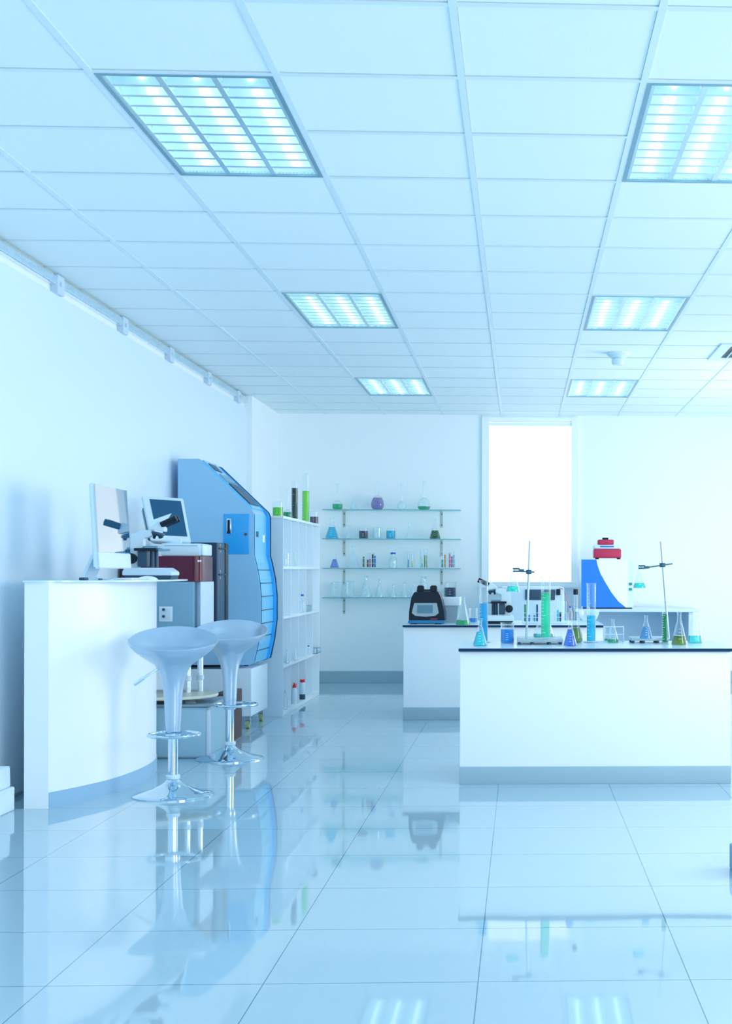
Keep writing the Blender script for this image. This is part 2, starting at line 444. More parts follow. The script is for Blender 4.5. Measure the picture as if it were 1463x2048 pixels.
# ------------------------------------------------------------------ lab benches
def bench(label, u0, u1, vb, vtop, Y, D, kick, ov=3):
    A, B = W(u0, vb, Y), W(u1, vb, Y)
    top = W(u0, vtop, Y).z
    t = thing('lab_bench', label, 'bench', ((A.x+B.x)/2, Y, 0), 0, 'white lab benches')
    h = (B.x-A.x)/2
    MB().box(-h, h, 0, D, 0, top-.018, .002).build('body', WHITE, t)
    MB().box(-h-.004, h+.004, -.004, D+.004, 0, kick, .002).build('kickboard', KICK, t)
    o = ov*Y/F
    MB().box(-h-o, h+o, -.02, D+.02, top-.018, top-.002).build('edge_band', NAVY, t, label='dark navy bench edge')
    MB().box(-h-o+.002, h+o-.002, -.018, D+.018, top-.002, top, 0).build('worktop', mat('pale_worktop', (.62, .82, .93), .22), t)
    return t, top
FB_Y = 7.62
fbench, ZF = bench('long white lab bench with navy edge closest to the viewer, crowded with glassware', 919, 1459.5, 1568, 1296, FB_Y, .78, .094)
RB_Y = 10.92
rbench, ZR = bench('white lab bench behind the front one, carrying the black benchtop instrument', 806, 1206, 1440, 1249.5, RB_Y, 1.0, .098, 1.5)

# back desk against the wall, right of the window
t = thing('wall_desk', 'pale desk against the back wall below the blue and white analyser', 'desk', (0, 0, 0))
q0, q1 = W(1150, 1225, 13.7), W(1398, 1225, 13.7)
DZ = .785
MB().box(q0.x, q1.x, 13.7, 14.56, DZ-.03, DZ, .004).build('desktop', LGREY, t)
MB().box(q0.x+.02, q0.x+.05, 13.8, 14.56, 0, DZ-.03).build('side_panel', LGREY, t)
MB().box(q1.x-.10, q1.x-.06, 13.74, 14.56, 0, DZ-.03).build('side_panel', LGREY, t)
MB().box(q0.x+.05, q1.x-.1, 14.40, 14.43, .05, DZ-.03).build('back_panel', mat('desk_back', (.50, .70, .84), .5), t)

# analyser cabinet below the window with a dark display
t = thing('analyser_cabinet', 'white analyser cabinet below the window with a dark rectangular display', 'laboratory instrument', (0, 0, 0))
a, b = W(1000, 1174, 13.3), W(1128, 1174, 13.3)
MB().box(a.x, b.x, 13.3, 14.2, 0, a.z, .02).build('body', mat('cabinet_grey_blue', (.52, .72, .85), .35), t)
s0, s1 = W(1050, 1179, 13.3), W(1109, 1200, 13.3)
MB().box(s0.x, s1.x, 13.288, 13.3, s1.z, s0.z, .003).build('display', DARK, t, label='dark blue blank display')
s0, s1 = W(1112, 1178, 13.3), W(1120, 1190, 13.3)
MB().box(s0.x, s1.x, 13.27, 13.3, s1.z, s0.z, .006).build('switch', BLACK, t)
c0, c1 = W(1118, 1176, 13.25), W(1138, 1206, 13.25)
MB().tube([c0, W(1125, 1178, 13.22), W(1130, 1190, 13.2), W(1135, 1203, 13.2), W(1141, 1225, 13.22), W(1140, 1240, 13.27)], .004, 8).build('cable', mat('pink_cable', (.65, .25, .4), .5), t, label='thin pink cable')

# blue and white analyser on the desk
t = thing('benchtop_analyser', 'blue and white boxy analyser with a curved split, on the wall desk', 'laboratory instrument', (0, 0, 0))
Yb = 13.75
def Pb(u, v, Y=Yb): 
    p = W(u, v, Y); return (p.x, p.z)
x0, z1 = Pb(1162, 1119); x1 = Pb(1254, 1119)[0]; xe = Pb(1266, 1119)[0]
zb = DZ+.012
MB().prism([(x0, zb), (xe-.0, zb), (xe, z1-.04), (xe-.012, z1-.014), (xe-.04, z1), (x0, z1)], Yb+.01, Yb+.55, bev=.0).build('body', OFFW, t)
arc = [Pb(u, v) for u, v in ((1192, 1118.5), (1194, 1130), (1200, 1147), (1210, 1165), (1222, 1185), (1236, 1203), (1251, 1217.5))]
arc = [(x, max(zb, min(z1, z))) for x, z in arc]
MB().prism([(x0, z1), *arc, (x0, zb)], Yb-.006, Yb+.01).build('front_panel', BLUEV, t, label='vivid blue front panel', smooth=False)
MB().prism([arc[0], (x1, z1), (x1, zb), *arc[::-1][:-1]], Yb-.004, Yb+.01).build('front_panel', WHITE, t, label='white curved front panel', smooth=False)
MB().box(x0+.01, xe-.01, Yb+.02, Yb+.5, DZ, zb).build('plinth', BLACK, t)
for v in (1168, 1178.5):
    cx, cz = Pb(1260.5, v)
    MB().box(cx-.014, cx+.014, Yb-.004, Yb+.012, cz-.012, cz+.012, .002).build('button', mat('teal_button', (.02, .25, .28), .4), t)

# red mixer on top of it
t = thing('mini_centrifuge', 'small red and white round-edged centrifuge on top of the blue analyser', 'laboratory instrument', (0, 0, 0))
def rb(u0, u1, v0, v1, y0, y1, nm, m, bev=.01):
    a, b = W(u0, v0, Yb+.1), W(u1, v1, Yb+.1)
    return MB().box(a.x, b.x, y0, y1, b.z, a.z, bev).build(nm, m, t)
rb(1187, 1241.5, 1098, 1116.0, Yb+.08, Yb+.34, 'base', RED, .012)
rb(1187, 1241, 1089.5, 1098, Yb+.085, Yb+.33, 'lid', OFFW, .012)
rb(1195.5, 1227.5, 1079, 1089.5, Yb+.12, Yb+.3, 'rotor_cover', RED, .012)
rb(1205, 1217, 1075, 1079, Yb+.17, Yb+.22, 'knob', BLACK, .006)
rb(1199, 1227, 1091.5, 1094.5, Yb+.078, Yb+.1, 'badge', mat('blue_badge', (.03, .15, .55), .3), .004)
for u in (1190, 1233): rb(u, u+7, 1115.5, 1118.6, Yb+.1, Yb+.14, 'foot', BLACK, .001)

# ------------------------------------------------------------------ glassware
def fit(prof, R, H): return [(r*R, z*H) for r, z in prof]
P_CON = [(0, 0), (.93, 0), (.99, .02), (1, .05), (.93, .13), (.33, .72), (.27, .78), (.26, .93), (.29, .97), (.36, 1.0)]
P_CONW = [(0, 0), (.93, 0), (.99, .02), (1, .05), (.95, .14), (.62, .74), (.56, .80), (.56, .93), (.62, .98), (.68, 1.0)]
P_BEAK = [(0, 0), (.90, 0), (.97, .02), (1, .07), (1, .93), (1.03, .98), (1.08, 1.0)]
P_CYL = [(0, 0), (.93, 0), (1, .012), (1, .965), (1.06, .985), (1.16, 1.0)]
P_TUBE = [(0, 0), (.5, .012), (.85, .04), (1, .08), (1, .97), (1.1, 1.0)]
def p_vol(nr, b): # round flask: bulb fraction b of the height, neck radius ratio nr
    out = [(0, 0), (.70, 0)]
    for k in range(1, 12):
        a = -math.asin(.7)*0 + (-.62 + k*(PI/2+.62)/12)
        out.append((max(nr, math.cos(a)), b*(math.sin(a)+math.sin(.62))/(1.16+math.sin(.62))))
    out += [(nr, b), (nr, .97), (nr*1.35, 1.0)]
    return out
P_PEAR = [(0, 0), (.6, 0), (.85, .05), (.98, .13), (1, .2), (.92, .30), (.72, .40), (.45, .46), (.22, .50), (.18, .55), (.18, .97), (.24, 1.0)]
P_BOT = [(0, 0), (.93, 0), (1, .03), (1, .58), (.9, .68), (.55, .78), (.5, .82), (.5, .98), (.5, 1.0)]
CAT = {'conical_flask': 'flask', 'volumetric_flask': 'flask', 'beaker': 'beaker', 'graduated_cylinder': 'measuring cylinder', 'test_tube': 'test tube', 'reagent_bottle': 'bottle'}
def interp(prof, z):
    for (r0, z0), (r1, z1) in zip(prof, prof[1:]):
        if z0 <= z <= z1 and z1 > z0: return r0+(r1-r0)*(z-z0)/(z1-z0)
    return prof[-1][0]
def vessel(kind, label, loc, R, H, level=0, color=None, prof=None, group=None, gm=None, marks=True, foot=0, cap=None, rot=None, seg=28, rz=0):
    base = prof or {'conical_flask': P_CON, 'beaker': P_BEAK, 'graduated_cylinder': P_CYL, 'test_tube': P_TUBE, 'reagent_bottle': P_BOT}.get(kind, P_PEAR)
    pr = fit(base, R, H)
    t = thing(kind, label, CAT[kind], loc, 0, group)
    if rot: t.rotation_euler = rot
    zo = 0
    if foot:
        zo = .008
        MB().lathe([(0, 0), (foot, 0), (foot, .004), (R*1.05, .010), (0, .010)], seg=24).build('foot', GLASSF, t)
    th = .0016
    inner = [(max(0.0, r-th), z+(.0025 if z < H*.02 else 0)) for r, z in pr]
    g = MB(); shell = [(r, z+zo) for r, z in pr] + [(r, z+zo) for r, z in inner[::-1]]
    g.lathe(shell, seg=seg)
    g.build('glass_body', gm or GLASS, t)
    if level and color:
        zl = level*H; th2 = .0024
        lp = [(max(0, r-th2), max(z, .004)) for r, z in pr if z < zl]
        lp.append((max(0.001, interp(pr, zl)-th2), zl)); lp.append((0, zl))
        lp[0] = (0, .004)
        MB().lathe([(r, z+zo) for r, z in lp], seg=seg).build('liquid', liquid_mat(color), t)
    if marks and H*R > .002:
        k_ = MB()
        if kind == 'graduated_cylinder':
            n = 14
            for q in range(n):
                z = H*(.08+.8*q/n)
                w_ = .9 if q % 5 == 0 else .5
                for s_ in range(4):
                    a0 = -PI/2-1.0+w_*s_/4; a1 = a0+w_/4
                    rr_ = R+.0006
                    k_.quad((rr_*math.cos(a0), rr_*math.sin(a0), z+zo), (rr_*math.cos(a1), rr_*math.sin(a1), z+zo), (rr_*math.cos(a1), rr_*math.sin(a1), z+zo+.0016), (rr_*math.cos(a0), rr_*math.sin(a0), z+zo+.0016))
            k_.build('graduation_mark', MARK, t, smooth=False, normals=False)
        elif kind in ('beaker', 'conical_flask'):
            for q in range(4):
                z = H*(.18+.1*q); w_ = .35
                for s_ in range(3):
                    a0 = -PI/2-.2+w_*s_/3; a1 = a0+w_/3
                    r0_ = interp(pr, z)+.0006; r1_ = interp(pr, z+.0018)+.0006
                    k_.quad((r0_*math.cos(a0), r0_*math.sin(a0), z), (r0_*math.cos(a1), r0_*math.sin(a1), z), (r1_*math.cos(a1), r1_*math.sin(a1), z+.0018), (r1_*math.cos(a0), r1_*math.sin(a0), z+.0018))
            k_.build('graduation_mark', MARK, t, smooth=False, normals=False)
    if cap is not None:
        rc = pr[-1][0]*1.22; hc = H*.09
        MB().lathe([(0, -.15*hc), (rc, -.15*hc), (rc, hc), (rc*.92, hc*1.12), (0, hc*1.12)], (0, 0, H+zo), seg=20).build('cap', cap, t)
    return t
def on_bench(kind, label, u, vbase, vtop, wpx, z, vl=None, color=None, **k):
    p = WZ(u, vbase-1.0, z); s = p.y/F
    H = (vbase-vtop)*s*.99; R = wpx/2*s
    zo = .008 if k.get('foot') else 0
    lv = ((vbase-vl)*s*.99/H) if vl else 0
    if k.get('foot'): k['foot'] = k['foot']/2*s; H -= .008
    return vessel(kind, label, (p.x, p.y, z), R, H, lv, color, **k)
G1 = 'glassware on the front bench'
on_bench('conical_flask', 'conical flask of turquoise liquid at the front bench end near the aisle', 959.5, 1292.7, 1240.4, 28.7, ZF, 1264, (0, 214, 226), group=G1)
on_bench('graduated_cylinder', 'tall measuring cylinder of bright blue liquid behind the turquoise conical flask', 966.5, 1286, 1160, 17.5, ZF, 1208.6, (0, 190, 240), foot=30, group=G1)
on_bench('beaker', 'low beaker of bright blue liquid on the front bench', 1014, 1287.6, 1245.6, 27.0, ZF, 1259, (0, 160, 245), group=G1)
on_bench('conical_flask', 'conical flask of medium blue liquid in front of the stoppered flask', 1139.5, 1293, 1241, 27.8, ZF, 1259, (70, 130, 225), group=G1)
P_LONG = [(0, 0), (.8, 0), (.97, .04), (1, .08), (.96, .15), (.30, .46), (.28, .5), (.28, 1.0)]
on_bench('volumetric_flask', 'long-necked flask of olive liquid with a black stopper', 1150.5, 1287, 1188, 29, ZF, 1256, (110, 145, 60), prof=P_LONG, cap=BLACK, group=G1)
on_bench('graduated_cylinder', 'tall measuring cylinder half full of cyan liquid in front of the blue analyser', 1181.5, 1286, 1166, 18.5, ZF, 1233, (0, 200, 232), foot=33, group=G1)
on_bench('conical_flask', 'small conical flask with a shallow layer of green liquid beside the wire rack', 1225, 1286, 1239, 24, ZF, 1279, (0, 190, 110), group=G1)
on_bench('beaker', 'small low beaker with a shallow layer of green liquid', 1214, 1283.5, 1256, 15, ZF, 1278, (0, 185, 110), group=G1)
on_bench('graduated_cylinder', 'slim cylinder of deep green liquid beside the leaning rod', 1328.5, 1289, 1202, 11.2, ZF, 1229, (0, 160, 75), foot=17, group=G1)
on_bench('conical_flask', 'conical flask with olive green liquid on the front bench', 1357.4, 1290.5, 1224.4, 32, ZF, 1272, (125, 150, 35), group=G1)
on_bench('conical_flask', 'wide-mouthed flask with mint green liquid at the front bench far end', 1389, 1286.7, 1231, 31, ZF, 1271.8, (95, 232, 180), prof=P_CONW, group=G1)
# wire rack
p0, p1 = WZ(1207, 1284, ZF), WZ(1246, 1284, ZF)
t = thing('wire_rack', 'small white wire test tube rack on the front bench', 'rack', (p0.x, p0.y, ZF))
Lr = p1.x-p0.x; hr = .088; sx = MB()
for z in (.004, hr*.5, hr):
    for yy in (0, .035): sx.tube([(0, yy, z), (Lr, yy, z)], .002, 8)
    for k in range(7): sx.tube([(Lr*k/6, 0, z), (Lr*k/6, .035, z)], .0013, 6)
sx.build('shelf_wire', OFFW, t)
for xx in (0, Lr):
    for yy in (0, .035): MB().tube([(xx, yy, 0), (xx, yy, hr+.006)], .0025, 8).build('upright', OFFW, t)

# clamp stands
def stand(label, clab_u, u0, u1, Y, rod_b, rod_t, clamp, reach, flask, fcol, flabel, D):
    a, b = W(u0, 1283, Y), W(u1, 1283, Y)
    t = thing('clamp_stand', label, 'stand', (a.x, Y, ZF), 0, 'metal clamp stands on the front bench')
    w_ = b.x-a.x; h0 = .014
    MB().box(0, w_, 0, D, h0, h0+.018, .003).build('base_plate', mat('stand_base', (.40, .55, .63), .35, metal=.3), t)
    for xx in (.014, w_*.33, w_*.7, w_-.014):
        for yy in (.02, D-.02):
            MB().cyl((xx, yy, 0), (xx, yy, h0), .009, seg=14).build('rubber_foot', DARK, t)
    ry = Y+.04
    rb_, rt = W(*rod_b, ry), W(*rod_t, ry)
    O = Vector((a.x, Y, ZF))
    rb_.z = ZF+h0+.01
    MB().cyl(rb_-O, rt-O, .0065, seg=16).build('rod', mat('dull_steel', (.42, .56, .64), .3, metal=.8), t)
    c1 = W(*clamp[0], ry-.008); c2 = W(*clamp[1], ry-.008)
    ar = MB(); ar.cyl(c1-O, c2-O, .004, seg=12)
    ar.build('clamp_arm', mat('clamp_steel', (.10, .22, .30), .35, metal=.7), t)
    f_ = (W(*clamp[2], ry-.008)-O)
    MB().box(f_.x-.016, f_.x+.016, f_.y-.014, f_.y+.020, f_.z-.012, f_.z+.012, .004).cyl((f_.x, f_.y-.035, f_.z), (f_.x, f_.y, f_.z), .007, .009, 12).build('boss_head', mat('boss_iron', (.04, .13, .19), .4, metal=.5), t)
    g_ = c2-O; d = 1
    jw = MB()
    R = reach
    jw.tube([(g_.x+R*1.3*math.cos(q), g_.y+R*math.sin(q), g_.z) for q in [(-2.5+5.0*k/14) for k in range(15)]], .0045, 8)
    jw.tube([(g_.x+R*1.3*math.cos(q), g_.y+R*math.sin(q), g_.z+.014) for q in [(-2.5+5.0*k/14) for k in range(15)]], .0045, 8)
    jw.cyl((g_.x+R*1.2, g_.y, g_.z+.004), (g_.x+R*1.2+.03, g_.y, g_.z+.006), .008, .006, 12)
    jw.build('clamp_jaw', mat('boss_iron', (.04, .13, .19), .4, metal=.5), t)
    (uc, vt, vb, wp, vl) = flask
    s = (ry-.008)/F
    q = W(uc, vb, ry-.008)
    H = (vb-vt)*s
    vessel('conical_flask', flabel, (q.x, q.y, q.z), wp/2*s, H, (vb-vl)/(vb-vt), fcol, group='flasks held in the stand clamps')
    return t
stand('clamp stand with a leaning rod in front of the window', 0, 1032.8, 1126, 7.97, (1052, 1277), (1059.4, 1082), [(1068, 1144), (1031, 1142.5), (1057, 1144)], .014, (1025.5, 1138, 1184.5, 28, 1172), (0, 225, 205), 'conical flask of turquoise green liquid hanging in front of the window', .36)
stand('clamp stand with a thin rod leaning against the white wall area', 0, 1261, 1338, 8.13, (1336.5, 1277), (1321.2, 1083), [(1344, 1127.5), (1282, 1136.5), (1324, 1130)], .014, (1278.5, 1133, 1177, 27, 1166), (0, 225, 170), 'conical flask of green liquid hanging beside the blue analyser', .2)
ZS = ZF+.032
on_bench('conical_flask', 'wide conical flask with a thin cyan layer behind the green cylinder', 1087, 1274.6, 1213, 43, ZS, 1268, (90, 225, 240), group=G1)
on_bench('graduated_cylinder', 'tall measuring cylinder of vivid green liquid on the stand base', 1090.7, 1279, 1153, 19.3, ZS, 1186, (0, 215, 130), foot=30, group=G1)
on_bench('conical_flask', 'conical flask of steel blue liquid on the stand base', 1291.2, 1279.5, 1231, 27, ZS, 1253.4, (85, 160, 205), group=G1)

# ------------------------------------------------------------------ rear bench equipment
Yr = 11.05
def R_(u, v, Y=Yr): p = W(u, v, Y); return p
t = thing('thermal_cycler', 'black benchtop instrument with grey screen panel and blue base strip', 'laboratory instrument', (0, 0, 0))
def pr(pts, y0, y1, nm, m, bev=0, lab=None):
    P2 = [(R_(u, v).x, max(ZR+.0, R_(u, v).z)) for u, v in pts]
    return MB().prism(P2, y0, y1, bev=bev).build(nm, m, t, label=lab)
pr([(817, 1241), (889, 1241), (888, 1225), (881, 1195), (876, 1184), (828, 1184), (822, 1195), (817.5, 1222)], Yr, Yr+.28, 'housing', BLACK, .004)
pr([(815.5, 1246.5), (888, 1246.5), (889, 1240.5), (816, 1240.5)], Yr-.012, Yr+.29, 'base_strip', mat('blue_strip', (.0, .20, .45), .2), .003, 'blue base strip')
pr([(823, 1226), (828, 1206), (873, 1206), (877, 1226), (870, 1231.5), (850, 1233.5), (830, 1231.5)], Yr-.008, Yr+.004, 'screen_panel', mat('silver_panel', (.35, .46, .52), .3), .001)
pr([(834, 1226.5), (834.5, 1210), (865, 1210), (865.5, 1226.5)], Yr-.011, Yr-.004, 'screen', LCDG, .0006)
for u in (832, 858):
    pr([(u, 1184.5), (u+15, 1184.5), (u+14, 1171), (u+1.5, 1171)], Yr+.03, Yr+.12, 'clamp_knob', BLACK, .006)
pr([(831, 1183), (874, 1183), (871, 1179), (834, 1179)], Yr+.02, Yr+.2, 'lid', BLACK, .003)
pr([(860.5, 1237), (874, 1237), (873.6, 1239), (860.8, 1239)], Yr-.003, Yr+.001, 'label_print', RED, 0, 'small red and white print')
for u in (820, 869):
    a = R_(u, 1247); MB().box(a.x, a.x+.05, Yr+.01, Yr+.05, ZR, R_(u, 1246.4).z+.003).build('foot', BLACK, t)

t = thing('waste_bin', 'grey open plastic bin with a white lid standing on the rear bench', 'bin', (0, 0, 0))
a, b = W(889, 1244, 11.5), W(917, 1211, 11.5)
MB().prism([(a.x+.01, ZR), (b.x-.012, ZR), (b.x, b.z), (a.x, b.z)], 11.4, 11.55, bev=.004).build('bin_body', mat('bin_grey', (.28, .42, .50), .4), t)
a, b = W(882, 1211, 11.5), W(921, 1194, 11.5)
MB().box(a.x, b.x, 11.39, 11.58, a.z, b.z, .008).build('lid', OFFW, t)

G2 = 'glassware on the rear bench'
on_bench('conical_flask', 'conical flask with green liquid between the black instrument and the microscope', 925.5, 1251.5, 1192, 30, ZR, 1240.5, (20, 185, 95), group=G2)
on_bench('beaker', 'clear beaker with blue liquid next to the green conical flask on the rear bench', 946, 1245.5, 1217, 17, ZR, 1237, (0, 150, 215), group=G2)
on_bench('reagent_bottle', 'clear bottle with a blue cap behind the stoppered flask', 1140, 1245.5, 1216, 9, ZR, None, None, cap=BLUECAP, group=G2)
# glass bowl
p = WZ(1177, 1243, ZR); s = p.y/F
t = thing('glass_bowl', 'round clear glass bowl on the rear bench behind the cyan cylinder', 'bowl', (p.x, p.y, ZR))
prb = [(0, 0), (.035, 0), (.065, .02), (.082, .06), (.085, .085), (.09, .088), (.088, .092)]
MB().lathe(prb + [(max(0, r-.003), z+.002) for r, z in prb[::-1]], seg=32).build('bowl_body', GLASSF, t)
MB().cyl((-.06, 0, .09), (-.06, 0, .125), .008, seg=12).cyl((.0, 0, .09), (.0, 0, .118), .008, seg=12).build('spout', GLASSF, t)

# test tube rack on the rear bench and its tubes
ZT = ZR
pA, pB = W(1044, 1243, 11.2), W(1134, 1243, 11.2)
t = thing('test_tube_rack', 'long white test tube rack on the rear bench', 'rack', (pA.x, 11.2, ZT))
Lr = pB.x-pA.x
MB().box(0, Lr, -.03, .05, 0, .012, .002).build('base_plate', OFFW, t)
rk = MB()
for z in (.05, .085): 
    rk.tube([(0, -.022, z), (Lr, -.022, z)], .002, 6); rk.tube([(0, .032, z), (Lr, .032, z)], .002, 6)
    for k in range(15): rk.tube([(Lr*k/14, -.022, z), (Lr*k/14, .032, z)], .0012, 6)
rk.build('holder_wire', OFFW, t)
for xx in (.004, Lr-.004):
    for yy in (-.022, .032): MB().tube([(xx, yy, .01), (xx, yy, .09)], .0028, 6).build('upright', OFFW, t)
def ttube(u, vb, vt, Y, z, lab, color=None, lo=None, hi=None, w_=6.5, tilt=0, grp=None):
    s = Y/F; p = W(u, vb, Y); H = (vb-vt)*s
    o = vessel('test_tube', lab, (p.x, Y, z), w_/2*s, H, ((vb-hi)/(vb-vt) if color else 0), color, group=grp, marks=False, seg=14)
    if tilt: o.rotation_euler = (0, tilt, 0)
    return o
G3 = 'test tubes in the long rack on the rear bench'
clear = 'clear empty test tube in the long rack on the rear bench'
rt_ = [(1049.5, 1202, 'green', (20, 150, 80), 1208), (1057.6, 1200, 'blue', (30, 130, 210), 1229), (1063, 1201, None, None, 0), (1068.3, 1200, 'teal', (40, 175, 190), 1229), (1073.5, 1202, 'navy', (10, 70, 140), 1208),
       (1079, 1200, None, None, 0), (1105.5, 1201, None, None, 0), (1110.5, 1200, None, None, 0), (1115, 1200, 'pale cyan', (70, 200, 230), 1219), (1120, 1201, 'dark navy', (5, 35, 70), 1223), (1125.5, 1200, None, None, 0), (1130.5, 1201, None, None, 0)]
for i, (u, vt, nm, c, hi) in enumerate(rt_):
    lab = ('test tube of %s liquid in the long rack on the rear bench' % nm) if nm else clear
    ttube(u, 1243, vt, 11.205 + .0*(i % 2), ZT+.0125, lab, c, None, hi, 4.8, grp=G3)

# ------------------------------------------------------------------ microscopes
def microscope(label, loc, k, m_body, m_base, flip=1, knob_out=False):
    t = thing('microscope', label, 'microscope', loc)
    def Q(u, v): return (flip*(u-302)*.00280*k, (1160-v)*.00280*k)
    def pp(pts, y0, y1, nm, m, bev=.003): return MB().prism([Q(*a) for a in pts], y0*k, y1*k, bev=bev*k).build(nm, m, t)
    pp([(262, 1160), (346, 1160), (349, 1152), (256, 1152)], -.085, .085, 'foot_plate', m_base)
    pp([(255, 1152), (349, 1152), (349, 1145), (337, 1137), (260, 1137), (255, 1144)], -.095, .095, 'base', m_body)
    pp([(263.5, 1137), (280, 1137), (280, 1100), (289, 1098), (289, 1080), (306, 1074), (306, 1062), (283, 1064), (264, 1072)], -.03, .03, 'arm', m_body)
    pp([(301, 1062), (330, 1066), (330, 1058), (321, 1044.5), (301, 1059)], -.04, .04, 'head', m_body)
    # binocular eyepieces
    for yy in (-.032, .032):
        a, b = Q(324, 1053), Q(353.5, 1039.5)
        MB().cyl((a[0], yy*k, a[1]), (b[0], yy*k, b[1]), .0165*k, .0185*k, 20).build('eyepiece', BLACK, t)
    a = Q(315, 1067)
    n = MB()
    tl = Matrix.Translation((a[0], 0, a[1])) @ Matrix.Rotation(flip*.22, 4, 'Y')
    n.lathe([(0, 0), (.038*k, 0), (.040*k, -.008*k), (.030*k, -.02*k), (0, -.022*k)], M=tl)
    n.build('nosepiece', DARK, t)
    for dx, dy, L in ((-.016, 0, .03), (.014, .01, .022), (.012, -.014, .026)):
        o_ = MB().cyl((a[0]+flip*dx*k, dy*k, a[1]-.016*k), (a[0]+flip*dx*k*1.4, dy*k*1.4, a[1]-.02*k-L*k*.5), .009*k, .007*k, 14).build('objective', BLACK, t)
    pp([(275, 1104), (318, 1104), (318, 1098.5), (275, 1098.5)], -.07, .07, 'stage', BLACK, .001)
    pp([(317, 1105), (341, 1104), (341, 1100), (317, 1100)], -.03, .0, 'slide_holder', GREY, .001)
    pp([(291, 1098.5), (318, 1098.5), (317, 1094), (292, 1094)], -.035, .035, 'slide_clip', GREY, .001)
    pp([(280, 1135), (296, 1135), (296, 1104), (280, 1104)], -.045, .045, 'substage_bracket', DARK)
    for u, r_ in ((305, .014), (313, .009)):
        a, b = Q(u, 1104), Q(u, 1136)
        MB().cyl((a[0], 0, a[1]), (b[0], 0, b[1]), r_*k, r_*k*1.15, 16).build('condenser', DARK, t)
    a = Q(268, 1119)
    kk = MB(); kk.lathe([(0, -.085*k), (.018*k, -.085*k), (.018*k, -.066*k), (.029*k, -.064*k), (.029*k, -.034*k), (.01*k, -.032*k), (0, -.032*k)], seg=24, M=Matrix.Translation((a[0], 0, a[1])) @ Matrix.Rotation(-PI/2, 4, 'X') @ Matrix.Identity(4) if False else Matrix.Translation((a[0], 0, a[1])) @ Matrix.Rotation(-PI/2, 4, 'X'))
    kk.build('focus_knob', BLACK, t)
    kk = MB(); kk.lathe([(0, .085*k), (.018*k, .085*k), (.018*k, .066*k), (.029*k, .064*k), (.029*k, .034*k), (.01*k, .032*k), (0, .032*k)], seg=24, M=Matrix.Translation((a[0], 0, a[1])) @ Matrix.Rotation(-PI/2, 4, 'X'))
    kk.build('focus_knob', BLACK, t)
    return t

# ------------------------------------------------------------------ curved counter
ZCT = 1.094
arcp = [(-2.257, 6.886), (-2.20, 7.012), (-2.145, 7.15), (-2.094, 7.307), (-2.06, 7.51), (-2.043, 7.746), (-2.048, 7.98), (-2.08, 8.2), (-2.14, 8.4), (-2.215, 8.58)]
t = thing('reception_counter', 'white curved counter with grey kickboard beside the partition wall', 'counter', (0, 0, 0))
body = [(-2.372, 6.886)] + arcp + [(-2.372, 8.58)]
def smoothpoly(pts, n=3):
    out = []
    for i in range(len(pts)-1):
        p0 = pts[max(i-1, 0)]; p1 = pts[i]; p2 = pts[i+1]; p3 = pts[min(i+2, len(pts)-1)]
        for k in range(n):
            s = k/n
            out.append(tuple(.5*((2*b)+(-a+c)*s+(2*a-5*b+4*c-d)*s*s+(-a+3*b-3*c+d)*s**3) for a, b, c, d in zip(p0, p1, p2, p3)))
    return out+[pts[-1]]
sa = smoothpoly(arcp)
MB().prism([(-2.372, 6.886)] + sa + [(-2.372, 8.58)], 0, ZCT-.009, axis='z').build('body', WHITE, t)
kb = [(x+.004, y+(.0005 if i == 0 else 0)) for i, (x, y) in enumerate(sa[:-1])]
MB().prism(kb + [(x-.0075, y+.003) for x, y in kb[::-1]], 0.0, .077, axis='z').build('kickboard', mat('counter_kick', S((150, 192, 222)), .4), t)
topa = smoothpoly([(-2.30, 6.87), (-2.20, 6.93), (-2.08, 7.12), (-1.96, 7.40), (-1.89, 7.75), (-1.89, 8.1), (-1.96, 8.4), (-2.1, 8.6)])
MB().prism([(-2.375, 6.87)] + topa + [(-2.375, 8.6)], ZCT-.009, ZCT, axis='z').build('countertop', mat('counter_glass_top', (.60, .80, .90), .15), t)

# all-in-one computer on the counter
def W3(u, v, Y): return W(u, v, Y)
t = thing('desktop_computer', 'slim silver all-in-one computer with glossy screen on the curved counter', 'computer', (0, 0, 0))
n0t, n0b = W(188, 965, 7.02), W(198, 1137, 7.02)
f0t, f0b = W(253, 978.5, 7.62), W(259, 1136.5, 7.62)
zt_, zb_ = (n0t.z+f0t.z)/2+.0, n0b.z-.0
Y0, Y1 = 7.02, 7.62
xt, xb = n0t.x, n0b.x
def scr(y0, y1, s0, s1, d0, d1, nm, m, bev=.0, lab=None):  # s along height 0 bottom..1 top ; d offset towards the room
    def X(s): return xb+(xt-xb)*s
    def Z(s): return zb_+(zt_-zb_)*s
    pts = [(X(s0)+d0, Z(s0)), (X(s0)+d1, Z(s0)), (X(s1)+d1, Z(s1)), (X(s1)+d0, Z(s1))]
    o = MB().prism(pts, y0, y1, bev=bev).build(nm, m, t, label=lab)
    for v in o.data.vertices: v.co.x += -.013*(v.co.y-7.02)
    return o
AL = mat('anodised_silver', (.66, .82, .92), .3, metal=.35)
scr(Y0, Y1, 0, 1, -.028, 0, 'casing', AL, .008)
scr(Y0+.004, Y1-.004, .19, .985, -.002, .0022, 'screen_glass', MIRROR, .001)
scr(Y0+.004, Y1-.004, .01, .185, -.002, .0018, 'chin', mat('chin_silver', (.72, .86, .94), .3, metal=.2), .001)
xm = (xb+xt)/2
st = [(xm-.03, ZCT+.20), (xm-.045, ZCT+.20), (xm-.128, ZCT+.02), (xm-.135, ZCT+.004), (xm-.13, ZCT), (xm+.02, ZCT), (xm+.02, ZCT+.005), (xm-.10, ZCT+.008), (xm-.112, ZCT+.018)]
MB().prism(st, 7.20, 7.40, bev=.001).build('stand', AL, t)

